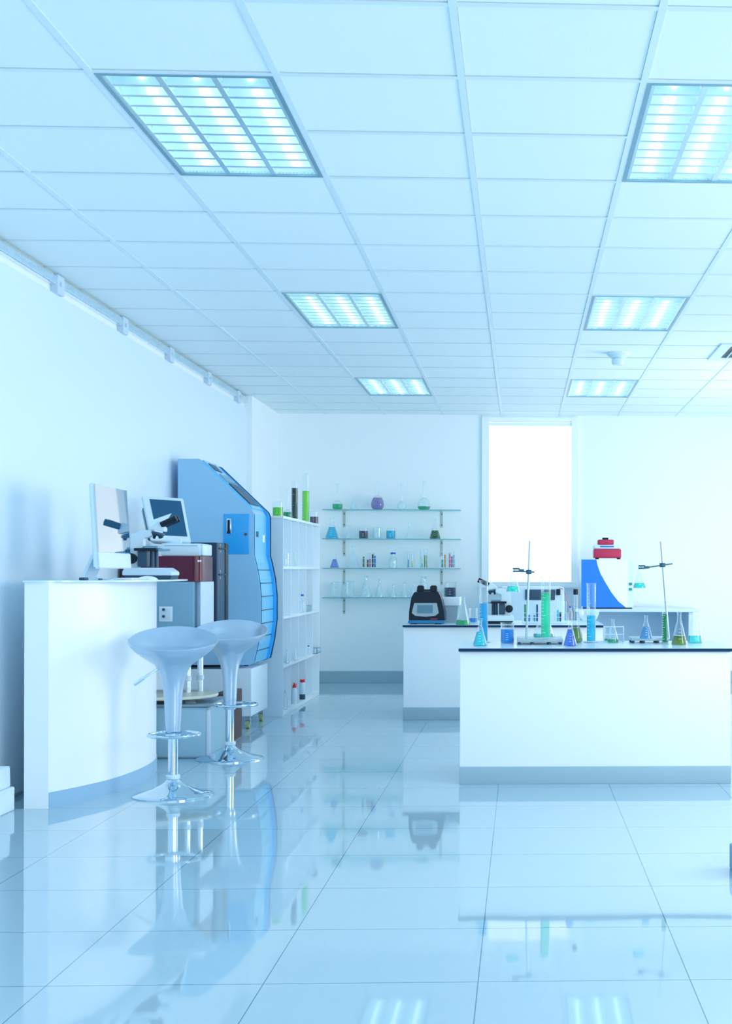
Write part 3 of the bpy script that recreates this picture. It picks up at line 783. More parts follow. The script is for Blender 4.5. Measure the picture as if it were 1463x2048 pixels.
microscope('grey-white binocular microscope on the curved counter beside the glossy screen', (W(302, 1160, 7.9).x, 7.9, ZCT), 1.0, mat('microscope_cream', (.62, .78, .88), .3), DARK)
mc = microscope('white microscope on the rear bench behind the tall blue cylinder', (W(993, 1246, 11.2).x, 11.2, ZR), 1.02, mat('microscope_white', (.72, .86, .95), .3), BLACK, flip=-1)
mc.scale = (1.0, 1.0, 1.0)

# keyboard, mouse, small things on the counter
t = thing('keyboard', 'thin white keyboard lying on the curved counter under the screen', 'keyboard', (-2.02, 7.42, ZCT), math.radians(88))
MB().box(-.14, .14, -.055, .055, 0, .008, .003).build('tray', AL, t)
kk = MB()
for r_ in range(5):
    for c_ in range(14): kk.box(-.132+c_*.019, -.132+c_*.019+.016, -.048+r_*.019, -.048+r_*.019+.016, .008, .011)
kk.build('key', WHITE, t, smooth=False)
mo = MB()
Mm = Matrix.Translation((-2.0, 7.69, ZCT-.004)) @ Matrix.Rotation(.5, 4, 'Z') @ Matrix.Diagonal((1, .56, .42, 1))
bmesh.ops.create_uvsphere(mo.bm, u_segments=20, v_segments=12, radius=.058, matrix=Mm)
for v_ in mo.bm.verts: v_.co.z = max(v_.co.z, ZCT)
tag(mo.build('computer_mouse', WHITE), 'white rounded computer mouse on the curved counter near the microscope', 'mouse')
t = MB(); a = WZ(192, 1161.6, ZCT)
t.box(-2.16, -2.13, 7.03, 7.09, ZCT, ZCT+.014, .004)
tag(t.build('usb_stick', DARK), 'small dark stick lying on the counter in front of the computer stand', 'usb stick')
tag(MB().tube([(-2.10, 7.20, ZCT+.005), (-2.085, 7.11, ZCT+.005)], .005, 8).build('pen', mat('blue_pen', (.03, .12, .3), .3)), 'short dark blue pen lying beside the keyboard', 'pen')

# ------------------------------------------------------------------ foam boxes, dark wheel at the picture border
def foam(x0, x1, y0, y1, z0, z1, lab):
    b = MB(); b.box(x0, x1, y0, y1, z0, z1, .006)
    bmesh.ops.subdivide_edges(b.bm, edges=b.bm.edges[:], cuts=2, use_grid_fill=True)
    for v_ in b.bm.verts:
        v_.co += Vector((random.uniform(-1, 1), random.uniform(-1, 1), 0))*.0015
    return tag(b.build('foam_box', FOAM), lab, 'box', 'white foam boxes by the partition')
foam(-2.525, -2.407, 6.45, 6.86, 0.0, .112, 'white foam box standing on the floor under the other one')
foam(-2.522, -2.42, 6.44, 6.84, .113, .212, 'rough white foam box lying on top of the other foam box')
t = thing('caster_wheel', 'dark blue wheel edge on the floor in front of the foam boxes', 'wheel', (-2.389, 6.38, .05))
MB().lathe([(0, -.014), (.04, -.014), (.05, -.009), (.05, .009), (.04, .014), (0, .014)], M=Matrix.Rotation(PI/2, 4, 'X') , seg=32).build('tyre', mat('dark_blue_rubber', (.0, .03, .15), .3), t)
MB().lathe([(0, -.018), (.015, -.018), (.015, .018), (0, .018)], M=Matrix.Rotation(PI/2, 4, 'X'), seg=16).build('hub', GREY, t)
a = WZ(1457.5, 1758, 0)
tag(MB().box(a.x*(a.y+.2)/a.y, a.x+.35, a.y, a.y+.2, 0, .097, .006).build('storage_box', mat('box_blue_grey', (.16, .38, .55), .5)), 'blue-grey low box on the floor in front of the front bench', 'box')

# ------------------------------------------------------------------ bar stools
def stool(label, cx, cy, zr, z_ring, ang, lever):
    t = thing('bar_stool', label, 'stool', (cx, cy, 0), 0, 'silver bar stools at the counter')
    out_ = [(.2235, 0), (.222, -.006), (.212, -.022), (.190, -.048), (.160, -.074), (.125, -.100), (.095, -.122), (.078, -.146), (.066, -.176), (.056, -.21), (.049, -.25), (.0445, -.30), (.042, -.345), (.0395, -.40), (.0365, -.45), (.034, -.475), (.0, -.475)]
    in_ = [(.2235, 0), (.219, .001), (.214, -.004), (.202, -.018), (.183, -.036), (.155, -.052), (.12, -.062), (.06, -.067), (0, -.068)]
    seg = 56; b = MB()
    def ring(r, z, w):
        vs = []
        for k in range(seg):
            th = 2*PI*k/seg
            # the rim rises at the back and dips at the front
            f = math.cos(th-ang)
            e = (r/.2235)**2.2
            dz = (.052*f + .010*f*f - .012*(1-f*f)*0)*e
            vs.append(b.bm.verts.new((r*math.cos(th), r*math.sin(th), zr+z+dz)))
        return vs
    def surf(prof):
        R = [ring(r, z, 1) if r > 1e-4 else [b.bm.verts.new((0, 0, zr+z))] for r, z in prof]
        for A, B in zip(R, R[1:]):
            for k in range(seg):
                q = (k+1) % seg
                if len(B) == 1: b.bm.faces.new((A[k], A[q], B[0]))
                else: b.bm.faces.new((A[k], A[q], B[q], B[k]))
    surf(out_); surf(in_)
    bmesh.ops.remove_doubles(b.bm, verts=b.bm.verts[:], dist=.0004)
    b.build('seat', SEATM, t)
    zt_ = zr-.475
    MB().cyl((0, 0, .03), (0, 0, zt_+.02), .0245, seg=28).build('post', CHROME, t)
    MB().lathe([(0, 0), (.203, 0), (.203, .005), (.198, .009), (.15, .020), (.10, .036), (.06, .056), (.038, .072), (.03, .085), (0, .085)], seg=56).build('base', CHROME, t)
    MB().lathe([(.02, .085), (.033, .086), (.035, .093), (.035, .103), (.030, .108), (.02, .108)], seg=28, close=True).build('collar', OFFW, t)
    rg = MB(); ox, oy = lever[1]
    rr_ = .128
    rg.tube([(ox+rr_*math.cos(2*PI*k/40), oy+rr_*math.sin(2*PI*k/40), z_ring) for k in range(40)], .0085, 10, closed=True)
    d = Vector((ox, oy, 0)); d = d.normalized() if d.length > 0 else Vector((0, 1, 0))
    rg.build('footrest_ring', CHROME, t)
    MB().lathe([(.0335, -.016), (.037, -.014), (.037, .014), (.0335, .016), (.024, .016), (.024, -.016)], (0, 0, z_ring), seg=28, close=True).tube([(-d.x*.03, -d.y*.03, z_ring), (-d.x*(rr_-Vector((ox, oy)).length), -d.y*(rr_-Vector((ox, oy)).length), z_ring)], .007).build('ring_bracket', CHROME, t)
    if lever[0]:
        MB().tube([(-.055, -.04, zr-.135), (-.09, -.07, zr-.16), (-.165, -.10, zr-.215)], .006, 10).tube([(-.125, -.085, zr-.186), (-.17, -.103, zr-.219)], .009, 10).build('height_lever', ALU, t)
    return t
Y1s, Y2s = 7.27, 8.68
stool('silver bar stool closest to the viewer with its height lever showing', W(346, 1500, Y1s).x, Y1s, W(345, 1280, Y1s).z, W(350, 1468, Y1s).z, math.radians(100), (True, (.012, -.03)))
stool('silver bar stool standing behind the first, near the kiosk', W(459.5, 1500, Y2s).x, Y2s, W(462, 1262, Y2s).z, W(472, 1408, Y2s).z, math.radians(95), (False, (.04, -.035)))

# ------------------------------------------------------------------ machines behind the counter
# low grey cabinet
t = thing('floor_cabinet', 'low grey rounded cabinet on the floor under the round cream table', 'cabinet', (0, 0, 0))
a = WZ(421, 1517, 0)
MB().box(-2.5, a.x-.02, a.y, a.y+.55, 0, .315, .02).build('body', mat('cabinet_blue_grey', (.34, .56, .70), .35), t)
MB().box(-2.505, a.x, a.y-.01, a.y+.56, .315, .33, .004).build('top', mat('cabinet_top', (.25, .37, .46), .3), t)
MB().box(a.x-.03, a.x-.002, a.y-.006, a.y+.02, 0, .30, .012).build('corner_trim', LGREY, t)
tag(MB().box(W(424, 1480, 9.39).x, W(453, 1480, 9.39).x, 9.39, 9.9, 0, .33, .004).build('wooden_box', BROWN), 'brown wooden box on the floor beside the low grey cabinet', 'box')
# round pedestal table
t = thing('pedestal_table', 'round cream lower shelf with chrome posts carrying the maroon machine', 'table', (0, 0, 0))
cx, cy = -2.185, 8.90
MB().lathe([(0, .362), (.298, .362), (.302, .367), (.302, .375), (.298, .380), (0, .380)], (cx, cy, 0), seg=64).build('round_shelf', CREAM, t)
for u, yy in ((375.5, 8.99), (400.5, 9.08)):
    p = W(u, 1330, yy)
    MB().cyl((p.x, yy, .380), (p.x, yy, .64), .0185, seg=24).build('post', ALU, t)
    MB().lathe([(.02, 0), (.023, .002), (.023, .03), (.02, .032)], (p.x, yy, .45), seg=24, close=True).build('post_collar', OFFW, t)
p = W(378, 1400, 8.80)
MB().lathe([(0, .33), (.04, .33), (.036, .34), (.022, .355), (.022, .362), (0, .362)], (p.x, 8.80, 0), seg=28).build('cone_foot', ALU, t)
MB().box(-2.51, W(412, 1300, 8.97).x, 8.96, 9.92, .64, .665, .004).build('board', DARK, t)
# maroon and grey machine
t = thing('desktop_analyser', 'grey analyser with a glossy maroon top behind the curved counter', 'laboratory instrument', (0, 0, 0))
my0 = 9.0; mx1 = W(401, 1300, my0).x
zm1 = W(400, 1112.5, my0).z; zm0 = W(400, 1163, my0).z
def rrect(x0, x1, y0, y1, r):
    return [(x0, y0), (x1-r, y0)] + [(x1-r+r*math.sin(q), y0+r-r*math.cos(q)) for q in [PI/2*k/8 for k in range(1, 9)]] + [(x1, y1), (x0, y1)]
MB().prism(rrect(-2.5, mx1, my0, 9.34, .05), zm0, zm1, axis='z').build('maroon_cover', MAROON, t)
MB().prism(rrect(-2.5, mx1-.04, my0+.001, 9.33, .01), .665, zm0-.002, axis='z').build('body', GREY, t)
MB().prism([(mx1-.041, my0+.05), (mx1-.004, my0+.012), (mx1+.008, my0+.06), (mx1+.008, 9.34), (mx1-.041, 9.34)], .665, zm0-.002, axis='z').build('side_pillar', LGREY, t)
a, b = W(318, 1243, my0), W(345, 1213, my0)
pf = MB().box(a.x, b.x, my0-.006, my0+.002, a.z, b.z, .002).build('socket_panel', OFFW, t)
MB().box(a.x+.012, b.x-.01, my0-.009, my0-.004, a.z+.014, b.z-.012, .002).build('socket_plate', LGREY, pf)
for dz in (.032, .075):
    MB().cyl((a.x+.03, my0-.013, a.z+dz), (a.x+.03, my0-.008, a.z+dz), .009, seg=14).build('socket', DARK, pf)
for k, w_ in enumerate((.008, .012)):
    MB().box(mx1-.022+k*.013, mx1-.012+k*.013, my0+.004, my0+.008, zm1-.035, zm1-.024).build('print_mark', MARK, t, smooth=False)
MB().box(-2.49, mx1-.05, my0-.002, my0+.002, .70, .703).build('seam', DARK, t, smooth=False)
# dark rack
t = thing('equipment_rack', 'tall narrow dark rack panel between the maroon machine and the kiosk', 'rack', (0, 0, 0))
xr_, zr_ = W(432.5, 1085, 9.52).x, W(432.5, 1085, 9.52).z
MB().box(xr_-.35, xr_, 9.52, 9.87, .665, zr_, .003).build('housing', mat('rack_navy', (.004, .03, .08), .5), t)
MB().box(xr_, xr_+.004, 9.53, 9.77, .67, zr_-.006, .001).build('side_strip', mat('rack_slate', (.02, .075, .14), .45), t)
MB().box(xr_-.002, xr_+.008, 9.775, 9.87, .665, zr_-.002, .001).build('rear_edge', BLACK, t)
for v in (1097, 1149):
    z = W(440, v, 9.65).z
    MB().box(xr_+.003, xr_+.010, 9.57, 9.79, z-.005, z+.005, .002).build('slot', BLACK, t)
    for dz in (.022, -.022): MB().cyl((xr_+.003, 9.62, z+dz), (xr_+.007, 9.62, z+dz), .006, seg=10).build('screw', LGREY, t)
# white unit on top of the maroon machine and its monitor
t = thing('desktop_console', 'flat off-white console box on top of the maroon machine', 'console', (0, 0, 0))
a, b = W(322, 1111, 9.06), W(401, 1087, 9.06)
MB().box(a.x, b.x, 9.06, 9.32, zm1+.001, b.z, .008).build('casing', OFFW, t)
MB().box(b.x-.002, b.x+.018, 9.065, 9.31, zm1+.004, b.z-.004, .008).build('end_cap', OFFW, t)
MB().box(a.x+.02, b.x-.02, 9.057, 9.061, b.z-.016, b.z-.013).build('seam', GREY, t, smooth=False)
zc_ = b.z
t = thing('computer_monitor', 'off-white tilted flat monitor with a dark screen behind the microscope', 'monitor', (0, 0, 0))
ym = 8.80
def mon(u0, v0, y): p = W(u0, v0, y); return p
c_ = [W(283, 991, 9.24), W(366, 996.5, 9.32), W(382, 1084, 9.22), W(302, 1081, 9.12)]  # tl tr br bl
nrm = (c_[1]-c_[0]).cross(c_[3]-c_[0]).normalized()
if nrm.y > 0: nrm = -nrm
def slab(quad, d0, d1, nm, m, bev=0, smooth=True):
    b_ = MB(); A = [b_.bm.verts.new(q+nrm*d0) for q in quad]; B = [b_.bm.verts.new(q+nrm*d1) for q in quad]
    b_.bm.faces.new(A); b_.bm.faces.new(B[::-1])
    for i in range(4): b_.bm.faces.new((A[i], B[i], B[(i+1) % 4], A[(i+1) % 4]))
    bmesh.ops.recalc_face_normals(b_.bm, faces=b_.bm.faces[:])
    if bev: bmesh.ops.bevel(b_.bm, geom=b_.bm.edges[:], offset=bev, segments=2, affect='EDGES')
    return b_.build(nm, m, t, smooth=smooth)
def inset(q, a, b, c, d): # fractions left right top bottom
    tl, tr, br, bl = q
    def P(s, t_): return (tl*(1-s)+tr*s)*(1-t_) + (bl*(1-s)+br*s)*t_
    return [P(a, c), P(1-b, c), P(1-b, 1-d), P(a, 1-d)]
slab(c_, -.035, 0, 'bezel', OFFW, .005)
slab(inset(c_, .17, .07, .07, .12), -.001, .0015, 'screen', SCREEN)
slab(inset(c_, -.02, .3, .2, .12), -.09, -.036, 'rear_housing', mat('rear_slate', (.13, .30, .38), .4), .006)
mm = (c_[2]+c_[3])/2
MB().box(mm.x-.12, mm.x+.06, mm.y+.01, mm.y+.15, zc_, mm.z+.02, .004).build('stand', OFFW, t)

# kiosk-like machine
KY0, KY1 = 10.35, 10.86
def K(u, v, Y=KY0): p = W(u, v, Y); return (p.x, p.z)
t = thing('kiosk', 'tall pale blue self-service kiosk with sloping top against the partition wall', 'kiosk', (0, 0, 0))
side = [K(355, 917.5), K(398, 917.5), K(504, 1020), K(507.3, 1027), K(507.3, 1110), K(511.7, 1126.5), K(518, 1158), K(521.5, 1193), K(521.5, 1243), K(516, 1285), K(507.3, 1325), K(500, 1330), K(355, 1330)]
MB().prism(side, KY0, KY1, bev=.003).build('body', SKYP, t)
off = .016
rim = [(x+off*.6, z) if i in (3, 4, 5, 6, 7, 8, 9, 10) else (x, z) for i, (x, z) in enumerate(side)]
rim2 = [(side[0][0], side[0][1]+.004), (side[1][0]+.05, side[1][1]-.02), (side[2][0]+.03, side[2][1]+.004), (side[3][0]+.032, side[3][1]-.005)] + [(x+.032, z) for x, z in side[4:11]] + [(side[11][0], side[11][1]), side[12]]
MB().prism(rim2, KY1, KY1+.03, bev=.004).build('rear_side_panel', mat('kiosk_navy_edge', (.0, .05, .16), .2), t, label='dark navy rimmed rear side panel')
rim3 = [(x-.006 if i else x, z-.001) for i, (x, z) in enumerate(rim2)]
MB().prism(rim3, KY1-.035, KY1-.0, bev=.002).build('edge_trim', SKYD, t)
# curved lower fascia with panel grooves
fas = [(x+.004, z) for x, z in side[3:11]]
fs = MB()
for (xa, za), (xb_, zb2) in zip(fas, fas[1:]):
    fs.quad((xa, KY0+.012, za), (xa, KY1-.035, za), (xb_, KY1-.035, zb2), (xb_, KY0+.012, zb2))
fs.build('front_fascia', SKYL, t)
def at_v(v):
    z = K(515, v, KY0+.25)[1]
    for (xa, za), (xb_, zb2) in zip(fas, fas[1:]):
        if zb2 <= z <= za: return xa+(xb_-xa)*(za-z)/(za-zb2), z
    return fas[-1][0], z
for v in (1140, 1166, 1192, 1219, 1245, 1271, 1298):
    x, z = at_v(v)
    MB().box(x-.002, x+.003, KY0+.014, KY1-.036, z-.003, z+.003).build('groove', DARK, t, smooth=False)
# slope panel details: screen strip and keypad
def slope(s0, s1, y0, y1, nm, m, h=.006):
    A, B = side[1], side[2]
    p = (A[0]+(B[0]-A[0])*s0, A[1]+(B[1]-A[1])*s0); q = (A[0]+(B[0]-A[0])*s1, A[1]+(B[1]-A[1])*s1)
    n = Vector((-(q[1]-p[1]), (q[0]-p[0]))).normalized()
    return MB().prism([p, q, (q[0]+n.x*h, q[1]+n.y*h), (p[0]+n.x*h, p[1]+n.y*h)], y0, y1).build(nm, m, t, smooth=False)
slope(.04, .98, KY0+.03, KY1-.04, 'slope_panel', SKYL, .012)
slope(.32, .46, KY0+.06, KY1-.12, 'printer_slot', GREY, .02)
slope(.50, .90, KY0+.06, KY1-.10, 'screen', DARK, .02)
slope(.10, .24, KY0+.08, KY1-.2, 'speaker_grille', DARK, .016)
a, b = W(447, 1108, KY0), W(498.5, 1028, KY0)
dr = MB().box(a.x, b.x, KY0-.008, KY0+.004, a.z, b.z, .004).build('door', SKYD, t, label='bright blue square service door')
a, b = W(453.5, 1067.5, KY0), W(463, 1037, KY0)
hd = MB().box(a.x, b.x, KY0-.018, KY0-.007, a.z, b.z, .003).build('handle', CHROME, dr)
MB().box(a.x+.007, b.x-.009, KY0-.020, KY0-.008, a.z+.012, b.z-.01, .002).build('handle_recess', BLACK, dr)
p = W(491.5, 1068.5, KY0)
MB().cyl((p.x, KY0-.014, p.z), (p.x, KY0-.006, p.z), .011, seg=18).build('lock', mat('lock_brass', (.12, .14, .12), .3, metal=.6), dr)
p = W(513, 1067, KY0+.12)
MB().box(side[4][0]+.003, side[4][0]+.010, KY0+.08, KY0+.14, p.z-.025, p.z+.015, .002).build('card_slot', DARK, t)
MB().box(side[4][0]+.003, side[4][0]+.008, KY0+.33, KY0+.39, p.z-.06, p.z-.005, .002).build('sticker', MARK, t)
zk = K(400, 1330)[1]
ZP = .437
for x_, y_ in ((side[11][0]-.04, KY0+.06), (side[11][0]-.04, KY1-.06), (-2.45, KY0+.06), (-2.45, KY1-.06)):
    MB().cyl((x_-.014, y_, ZP+.0255), (x_+.014, y_, ZP+.0255), .0125, seg=16).box(x_-.012, x_+.012, y_-.012, y_+.012, ZP+.026, zk+.004).build('caster', BLACK, t)
# white trolley box under the kiosk
t = thing('wheeled_platform', 'white box platform on green casters underneath the kiosk', 'platform', (0, 0, 0))
a = W(502.5, 1345, 10.3)
MB().box(-2.52, a.x, 10.3, 10.95, .095, ZP, .004).build('box_body', OFFW, t)
MB().box(-2.50, W(447, 1330, 10.3).x, 10.302, 10.9, ZP, ZP+.012).build('underside_strip', DARK, t)  # dark sheet added to stand in for the kiosk's dark underside
for x_, y_ in ((a.x-.035, 10.36), (a.x-.035, 10.88), (-2.40, 10.36), (-2.40, 10.88)):
    c = MB().cyl((x_-.012, y_, .03), (x_+.012, y_, .03), .03, seg=20).build('caster', mat('green_caster', (.35, .48, .22), .4), t)
    MB().box(x_-.018, x_+.018, y_-.018, y_+.018, .062, .095).box(x_-.02, x_-.014, y_-.014, y_+.014, .03, .07).box(x_+.014, x_+.02, y_-.014, y_+.014, .03, .07).build('caster_fork', ALU, c)

# ------------------------------------------------------------------ white cubby shelving unit
SX1, SX0, SY0, SY1, SZ = -1.865, -2.22, 11.22, 13.24, 1.578
t = thing('shelving_unit', 'tall white open shelving unit with twenty cubbyholes', 'shelving unit', (0, 0, 0))
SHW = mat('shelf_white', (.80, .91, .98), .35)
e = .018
MB().box(SX0, SX1, SY0, SY0+e, 0, SZ-.02, .001).build('side_panel', mat('shelf_side_toned', (.60, .80, .94), .35), t)  # viewer-facing side: its light level is set in the colour
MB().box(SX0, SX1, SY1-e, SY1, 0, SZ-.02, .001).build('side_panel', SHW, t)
MB().box(SX0, SX1+.004, SY0-.004, SY1+.004, SZ-.02, SZ, .001).build('top', SHW, t)
MB().box(SX0, SX1, SY0+e, SY1-e, .0, .03, .001).build('bottom', SHW, t)
MB().box(SX0, SX0+.006, SY0+e, SY1-e, .03, SZ-.02).build('back_panel', SHW, t)
shz = [.396, .784, 1.18]
for z in shz: MB().box(SX0+.006, SX1, SY0+e, SY1-e, z-.02, z, .001).build('shelf', SHW, t)
for k in range(1, 5):
    y_ = SY0+(SY1-SY0)*k/5
    dvd = MB()
    for z0, z1 in ((.03, shz[0]-.02), (shz[0], shz[1]-.02), (shz[1], shz[2]-.02), (shz[2], SZ-.02)): dvd.box(SX0+.006, SX1-.002, y_-.007, y_+.007, z0, z1)
    dvd.build('divider', SHW, t)
def onz(kind, label, u, Y, z, hpx, wpx, lvl=0, color=None, **k):
    s = Y/F; p = W(u, 1000, Y)
    return vessel(kind, label, (p.x, Y, z), wpx/2*s, hpx*s, lvl, color, **k)
G4 = 'glassware on top of the white shelving unit'
onz('beaker', 'beaker of yellow-green liquid on the near end of the shelving unit top', 555.5, 11.4, SZ, 30, 21, .60, (110, 210, 40), group=G4)
onz('volumetric_flask', 'long-necked flask of emerald green liquid on the shelving unit top', 574.5, 11.8, SZ, 60, 18, .21, (0, 165, 100), prof=p_vol(.26, .34), group=G4)
onz('graduated_cylinder', 'tall cylinder of very dark green liquid on the shelving unit top', 589, 12.1, SZ, 77, 13, .82, (20, 80, 75), group=G4)
onz('graduated_cylinder', 'tallest cylinder of lime green liquid on the shelving unit top', 611.2, 12.5, SZ, 96, 14.5, .63, (150, 220, 70), group=G4)
onz('beaker', 'beaker of dull purple liquid on the far end of the shelving unit top', 627.8, 12.98, SZ, 24, 17.5, .55, (90, 75, 105), group=G4)
# cubby contents
def cub(u, X=-1.95):  # depth at which column u meets X
    lo, hi = SY0, SY1
    for _ in range(40):
        m_ = (lo+hi)/2
        if W(u, 1144, m_).x < X: lo, hi = (m_, hi) if W(u, 1144, hi).x > W(u, 1144, lo).x and W(u,1144,m_).x > X else (lo, m_)
        else: lo, hi = (m_, hi)
    return (lo+hi)/2
def ycol(u, X=-1.95): # solve W(u).x == X ; x is linear in Y
    return X/(W(u, 1144, 1.0).x)
def incub(kind, label, u, z, hpx, wpx, lvl=0, color=None, X=-1.888, **k):
    Y = ycol(u, X); s = Y/F
    return vessel(kind, label, (X, Y, z), wpx/2*s, hpx*s, lvl, color, **k)
incub('beaker', 'clear tall glass in the upper near cubbyhole of the shelving unit', 573, shz[2], 28, 9, gm=GLASSF)
incub('beaker', 'clear glass holding a stirring rod in the upper second cubbyhole', 593.5, shz[2], 26, 9, gm=GLASSF)
Y = ycol(589, -1.93)
tag(MB().tube([(-1.885, ycol(592, -1.885), shz[2]+.004), (-1.885, ycol(586.5, -1.885), shz[2]+.125)], .004, 8).build('stirring_rod', mat('pale_green_rod', (.6, .9, .8), .3)), 'pale stirring rod leaning in the upper second cubbyhole', 'rod')
incub('reagent_bottle', 'clear bottle with a bright blue cap in the third cubbyhole', 604.5, shz[1], 33, 9.5, cap=BLUECAP)
Y = ycol(623, -1.95)
b = MB().box(-1.97, -1.872, 12.50, 12.80, shz[1], shz[1]+.055, .006)
tag(b.build('metal_box', mat('grey_metal_box', (.32, .48, .56), .35, metal=.3)), 'grey metal box in the shelving unit beside the blue-capped bottle', 'box')
Y = ycol(636, -1.93)
t = thing('metal_tray', 'shiny metal tray sticking out of the end cubbyhole', 'tray', (-1.93, SY1-.20, shz[0]))
MB().box(-.09, .09, -.13, .13, 0, .004).box(-.09, -.086, -.13, .13, 0, .045).box(.086, .09, -.13, .13, 0, .045).box(-.09, .09, -.13, -.126, 0, .045).box(-.09, .09, .126, .13, 0, .045).build('tray_body', ALU, t)
MB().tube([(.09, -.04, .03), (.12, -.04, .035), (.12, .04, .035), (.09, .04, .03)], .005, 8).build('handle', ALU, t)
incub('conical_flask', 'clear conical flask in the third row near cubbyhole', 574.5, shz[0], 28, 10, gm=GLASSF)
incub('conical_flask', 'clear conical flask in the third row second cubbyhole', 590, shz[0], 26, 10, gm=GLASSF)
incub('reagent_bottle', 'small clear bottle with dark print in the third row', 617, shz[0], 17, 6, cap=DARK)
incub('reagent_bottle', 'clear bottle with a grey cap on the bottom near cubbyhole', 571.5, .03, 34, 8, cap=LGREY)
# wash bottle with red nozzle
Y = ycol(589, -1.892); s = Y/F
t = thing('wash_bottle', 'white squeeze wash bottle with a red nozzle on the bottom shelf', 'bottle', (-1.892, Y, .03))
MB().lathe([(0, 0), (.022, 0), (.025, .006), (.025, .10), (.020, .125), (.013, .138), (0, .138)]).build('bottle_body', OFFW, t)
MB().lathe([(0, .136), (.016, .136), (.016, .152), (.008, .165), (0, .165)]).tube([(0, 0, .155), (.004, .03, .163), (.006, .075, .148)], .005).tube([(0, 0, .155), (.0, -.02, .172)], .007).build('nozzle', REDCAP, t)
Y = ycol(605, -1.89)
t = thing('reagent_bottle', 'white bottle with a red screw cap and dark band on the bottom shelf', 'bottle', (-1.89, Y, .03))
MB().lathe([(0, .045), (.024, .045), (.024, .13), (.02, .145), (.013, .15), (0, .15)]).build('bottle_body', OFFW, t)
MB().lathe([(0, 0), (.024, 0), (.0242, .045), (0, .045)]).build('bottle_base', DARK, t)
MB().lathe([(0, .15), (.021, .15), (.021, .172), (0, .172)]).build('cap', REDCAP, t)

# ------------------------------------------------------------------ wall shelves
YS = 14.42
zs = [W(780, v, 14.36).z for v in (1018.8, 1077.3, 1136.3, 1194.8)]
names = ['topmost', 'second', 'third', 'lowest']
for i, z in enumerate(zs):
    t = thing('glass_shelf', '%s thin glass wall shelf, counting from the ceiling' % names[i], 'shelf', (0, 0, z), 0, 'glass shelves on the back wall')
    xa, xb_ = W(644, 1000, 14.36).x, W(920, 1000, 14.36).x
    MB().box(xa, xb_, 14.36, YB-.002, -.008, 0).build('glass_panel', SHELFG, t, smooth=False)
    MB().box(xa, xb_, 14.354, 14.36, -.007, -.001).build('glass_edge', SHELFE, t, smooth=False)
    for u in (688, 883):
        bx = W(u, 1000, 14.58).x
        L = .165
        if u == 883 and i == 3: L = .16
        MB().box(bx-.011, bx+.011, YB-.008, YB-.001, -.008-L, -.008).box(bx-.011, bx+.011, 14.42, YB-.006, -.014, -.008).build('bracket', BRACK, t)
        for dz in (.03, .14): MB().cyl((bx, YB-.013, -.008-dz), (bx, YB-.006, -.008-dz), .006, seg=8).build('screw', DARK, t)
def sh(kind, label, u, i, wpx, vtop, vl=None, color=None, Y=14.46, **k):
    vb = (1018.5, 1077, 1136, 1194.5)[i]; s = Y/F
    p = W(u, vb, Y)
    return vessel(kind, label, (p.x, Y, zs[i]), wpx/2*s, (vb-vtop)*s, ((vb-vl)/(vb-vtop) if vl else 0), color, seg=22, **k)
GS = ['glassware on the topmost glass shelf', 'glassware on the second glass shelf', 'glassware on the third glass shelf', 'glassware on the lowest glass shelf']
sh('volumetric_flask', 'long-necked flask of emerald liquid at the topmost shelf end near the shelving unit', 674.5, 0, 20.8, 966.8, 1007.8, (0, 190, 115), prof=p_vol(.24, .40), group=GS[0])
sh('conical_flask', 'small clear conical flask beside the purple flask on the topmost shelf', 707.8, 0, 15, 992.5, group=GS[0])
sh('volumetric_flask', 'pear-shaped long-necked flask of purple liquid on the topmost shelf', 754.6, 0, 25.8, 960.8, 994.5, (158, 142, 192), prof=P_PEAR, group=GS[0])
sh('volumetric_flask', 'clear empty long-necked flask on the topmost shelf', 803, 0, 19, 966, prof=p_vol(.24, .38), group=GS[0])
sh('volumetric_flask', 'large long-necked flask with shallow emerald liquid on the topmost shelf', 847.5, 0, 25.8, 960.8, 1011.5, (0, 190, 115), prof=p_vol(.22, .48), group=GS[0])
sh('conical_flask', 'conical flask of bright cyan liquid on the second shelf', 663.4, 1, 25.8, 1036, 1054, (0, 210, 245), group=GS[1])
sh('conical_flask', 'faint clear conical flask behind the bracket on the second shelf', 696.5, 1, 14, 1051, group=GS[1])
sh('beaker', 'beaker of dark slate liquid on the second shelf', 726.6, 1, 18.4, 1055, 1061.5, (70, 80, 115), group=GS[1])
sh('beaker', 'clear empty beaker between the slate and cyan ones on the second shelf', 754, 1, 18.4, 1054, gm=GLASSF, group=GS[1])
sh('beaker', 'beaker of bright cyan liquid on the second shelf', 781.2, 1, 18.4, 1055, 1061, (0, 205, 240), group=GS[1])
sh('conical_flask', 'clear conical flask on the second shelf', 818.4, 1, 16.8, 1044, group=GS[1])
sh('conical_flask', 'conical flask of dark green liquid on the second shelf', 869.5, 1, 21.8, 1037, 1060, (15, 120, 55), group=GS[1])
sh('conical_flask', 'small conical flask of lavender blue liquid on the third shelf', 668.7, 2, 17.8, 1108.5, 1118.4, (120, 150, 215), group=GS[2])
sh('conical_flask', 'tall clear conical flask on the third shelf', 706.4, 2, 24.8, 1091.6, group=GS[2])
sh('reagent_bottle', 'clear bottle with a blue cap in the middle of the third shelf', 785.7, 2, 17, 1107.5, cap=BLUECAP, gm=GLASSF, group=GS[2])
sh('beaker', 'clear tall beaker holding two coloured tubes on the third shelf', 820.5, 2, 17, 1103, group=GS[2])
def wtube(u, vt, hi, color, lab, Y=14.46, w_=3.4, grp=None):
    s = Y/F; p = W(u, 1134, Y); vb = 1134.5
    return vessel('test_tube', lab, (p.x, Y, zs[2]+.006), w_/2*s, (vb-vt)*s, (vb-hi)/(vb-vt), color, marks=False, seg=12, group=grp)
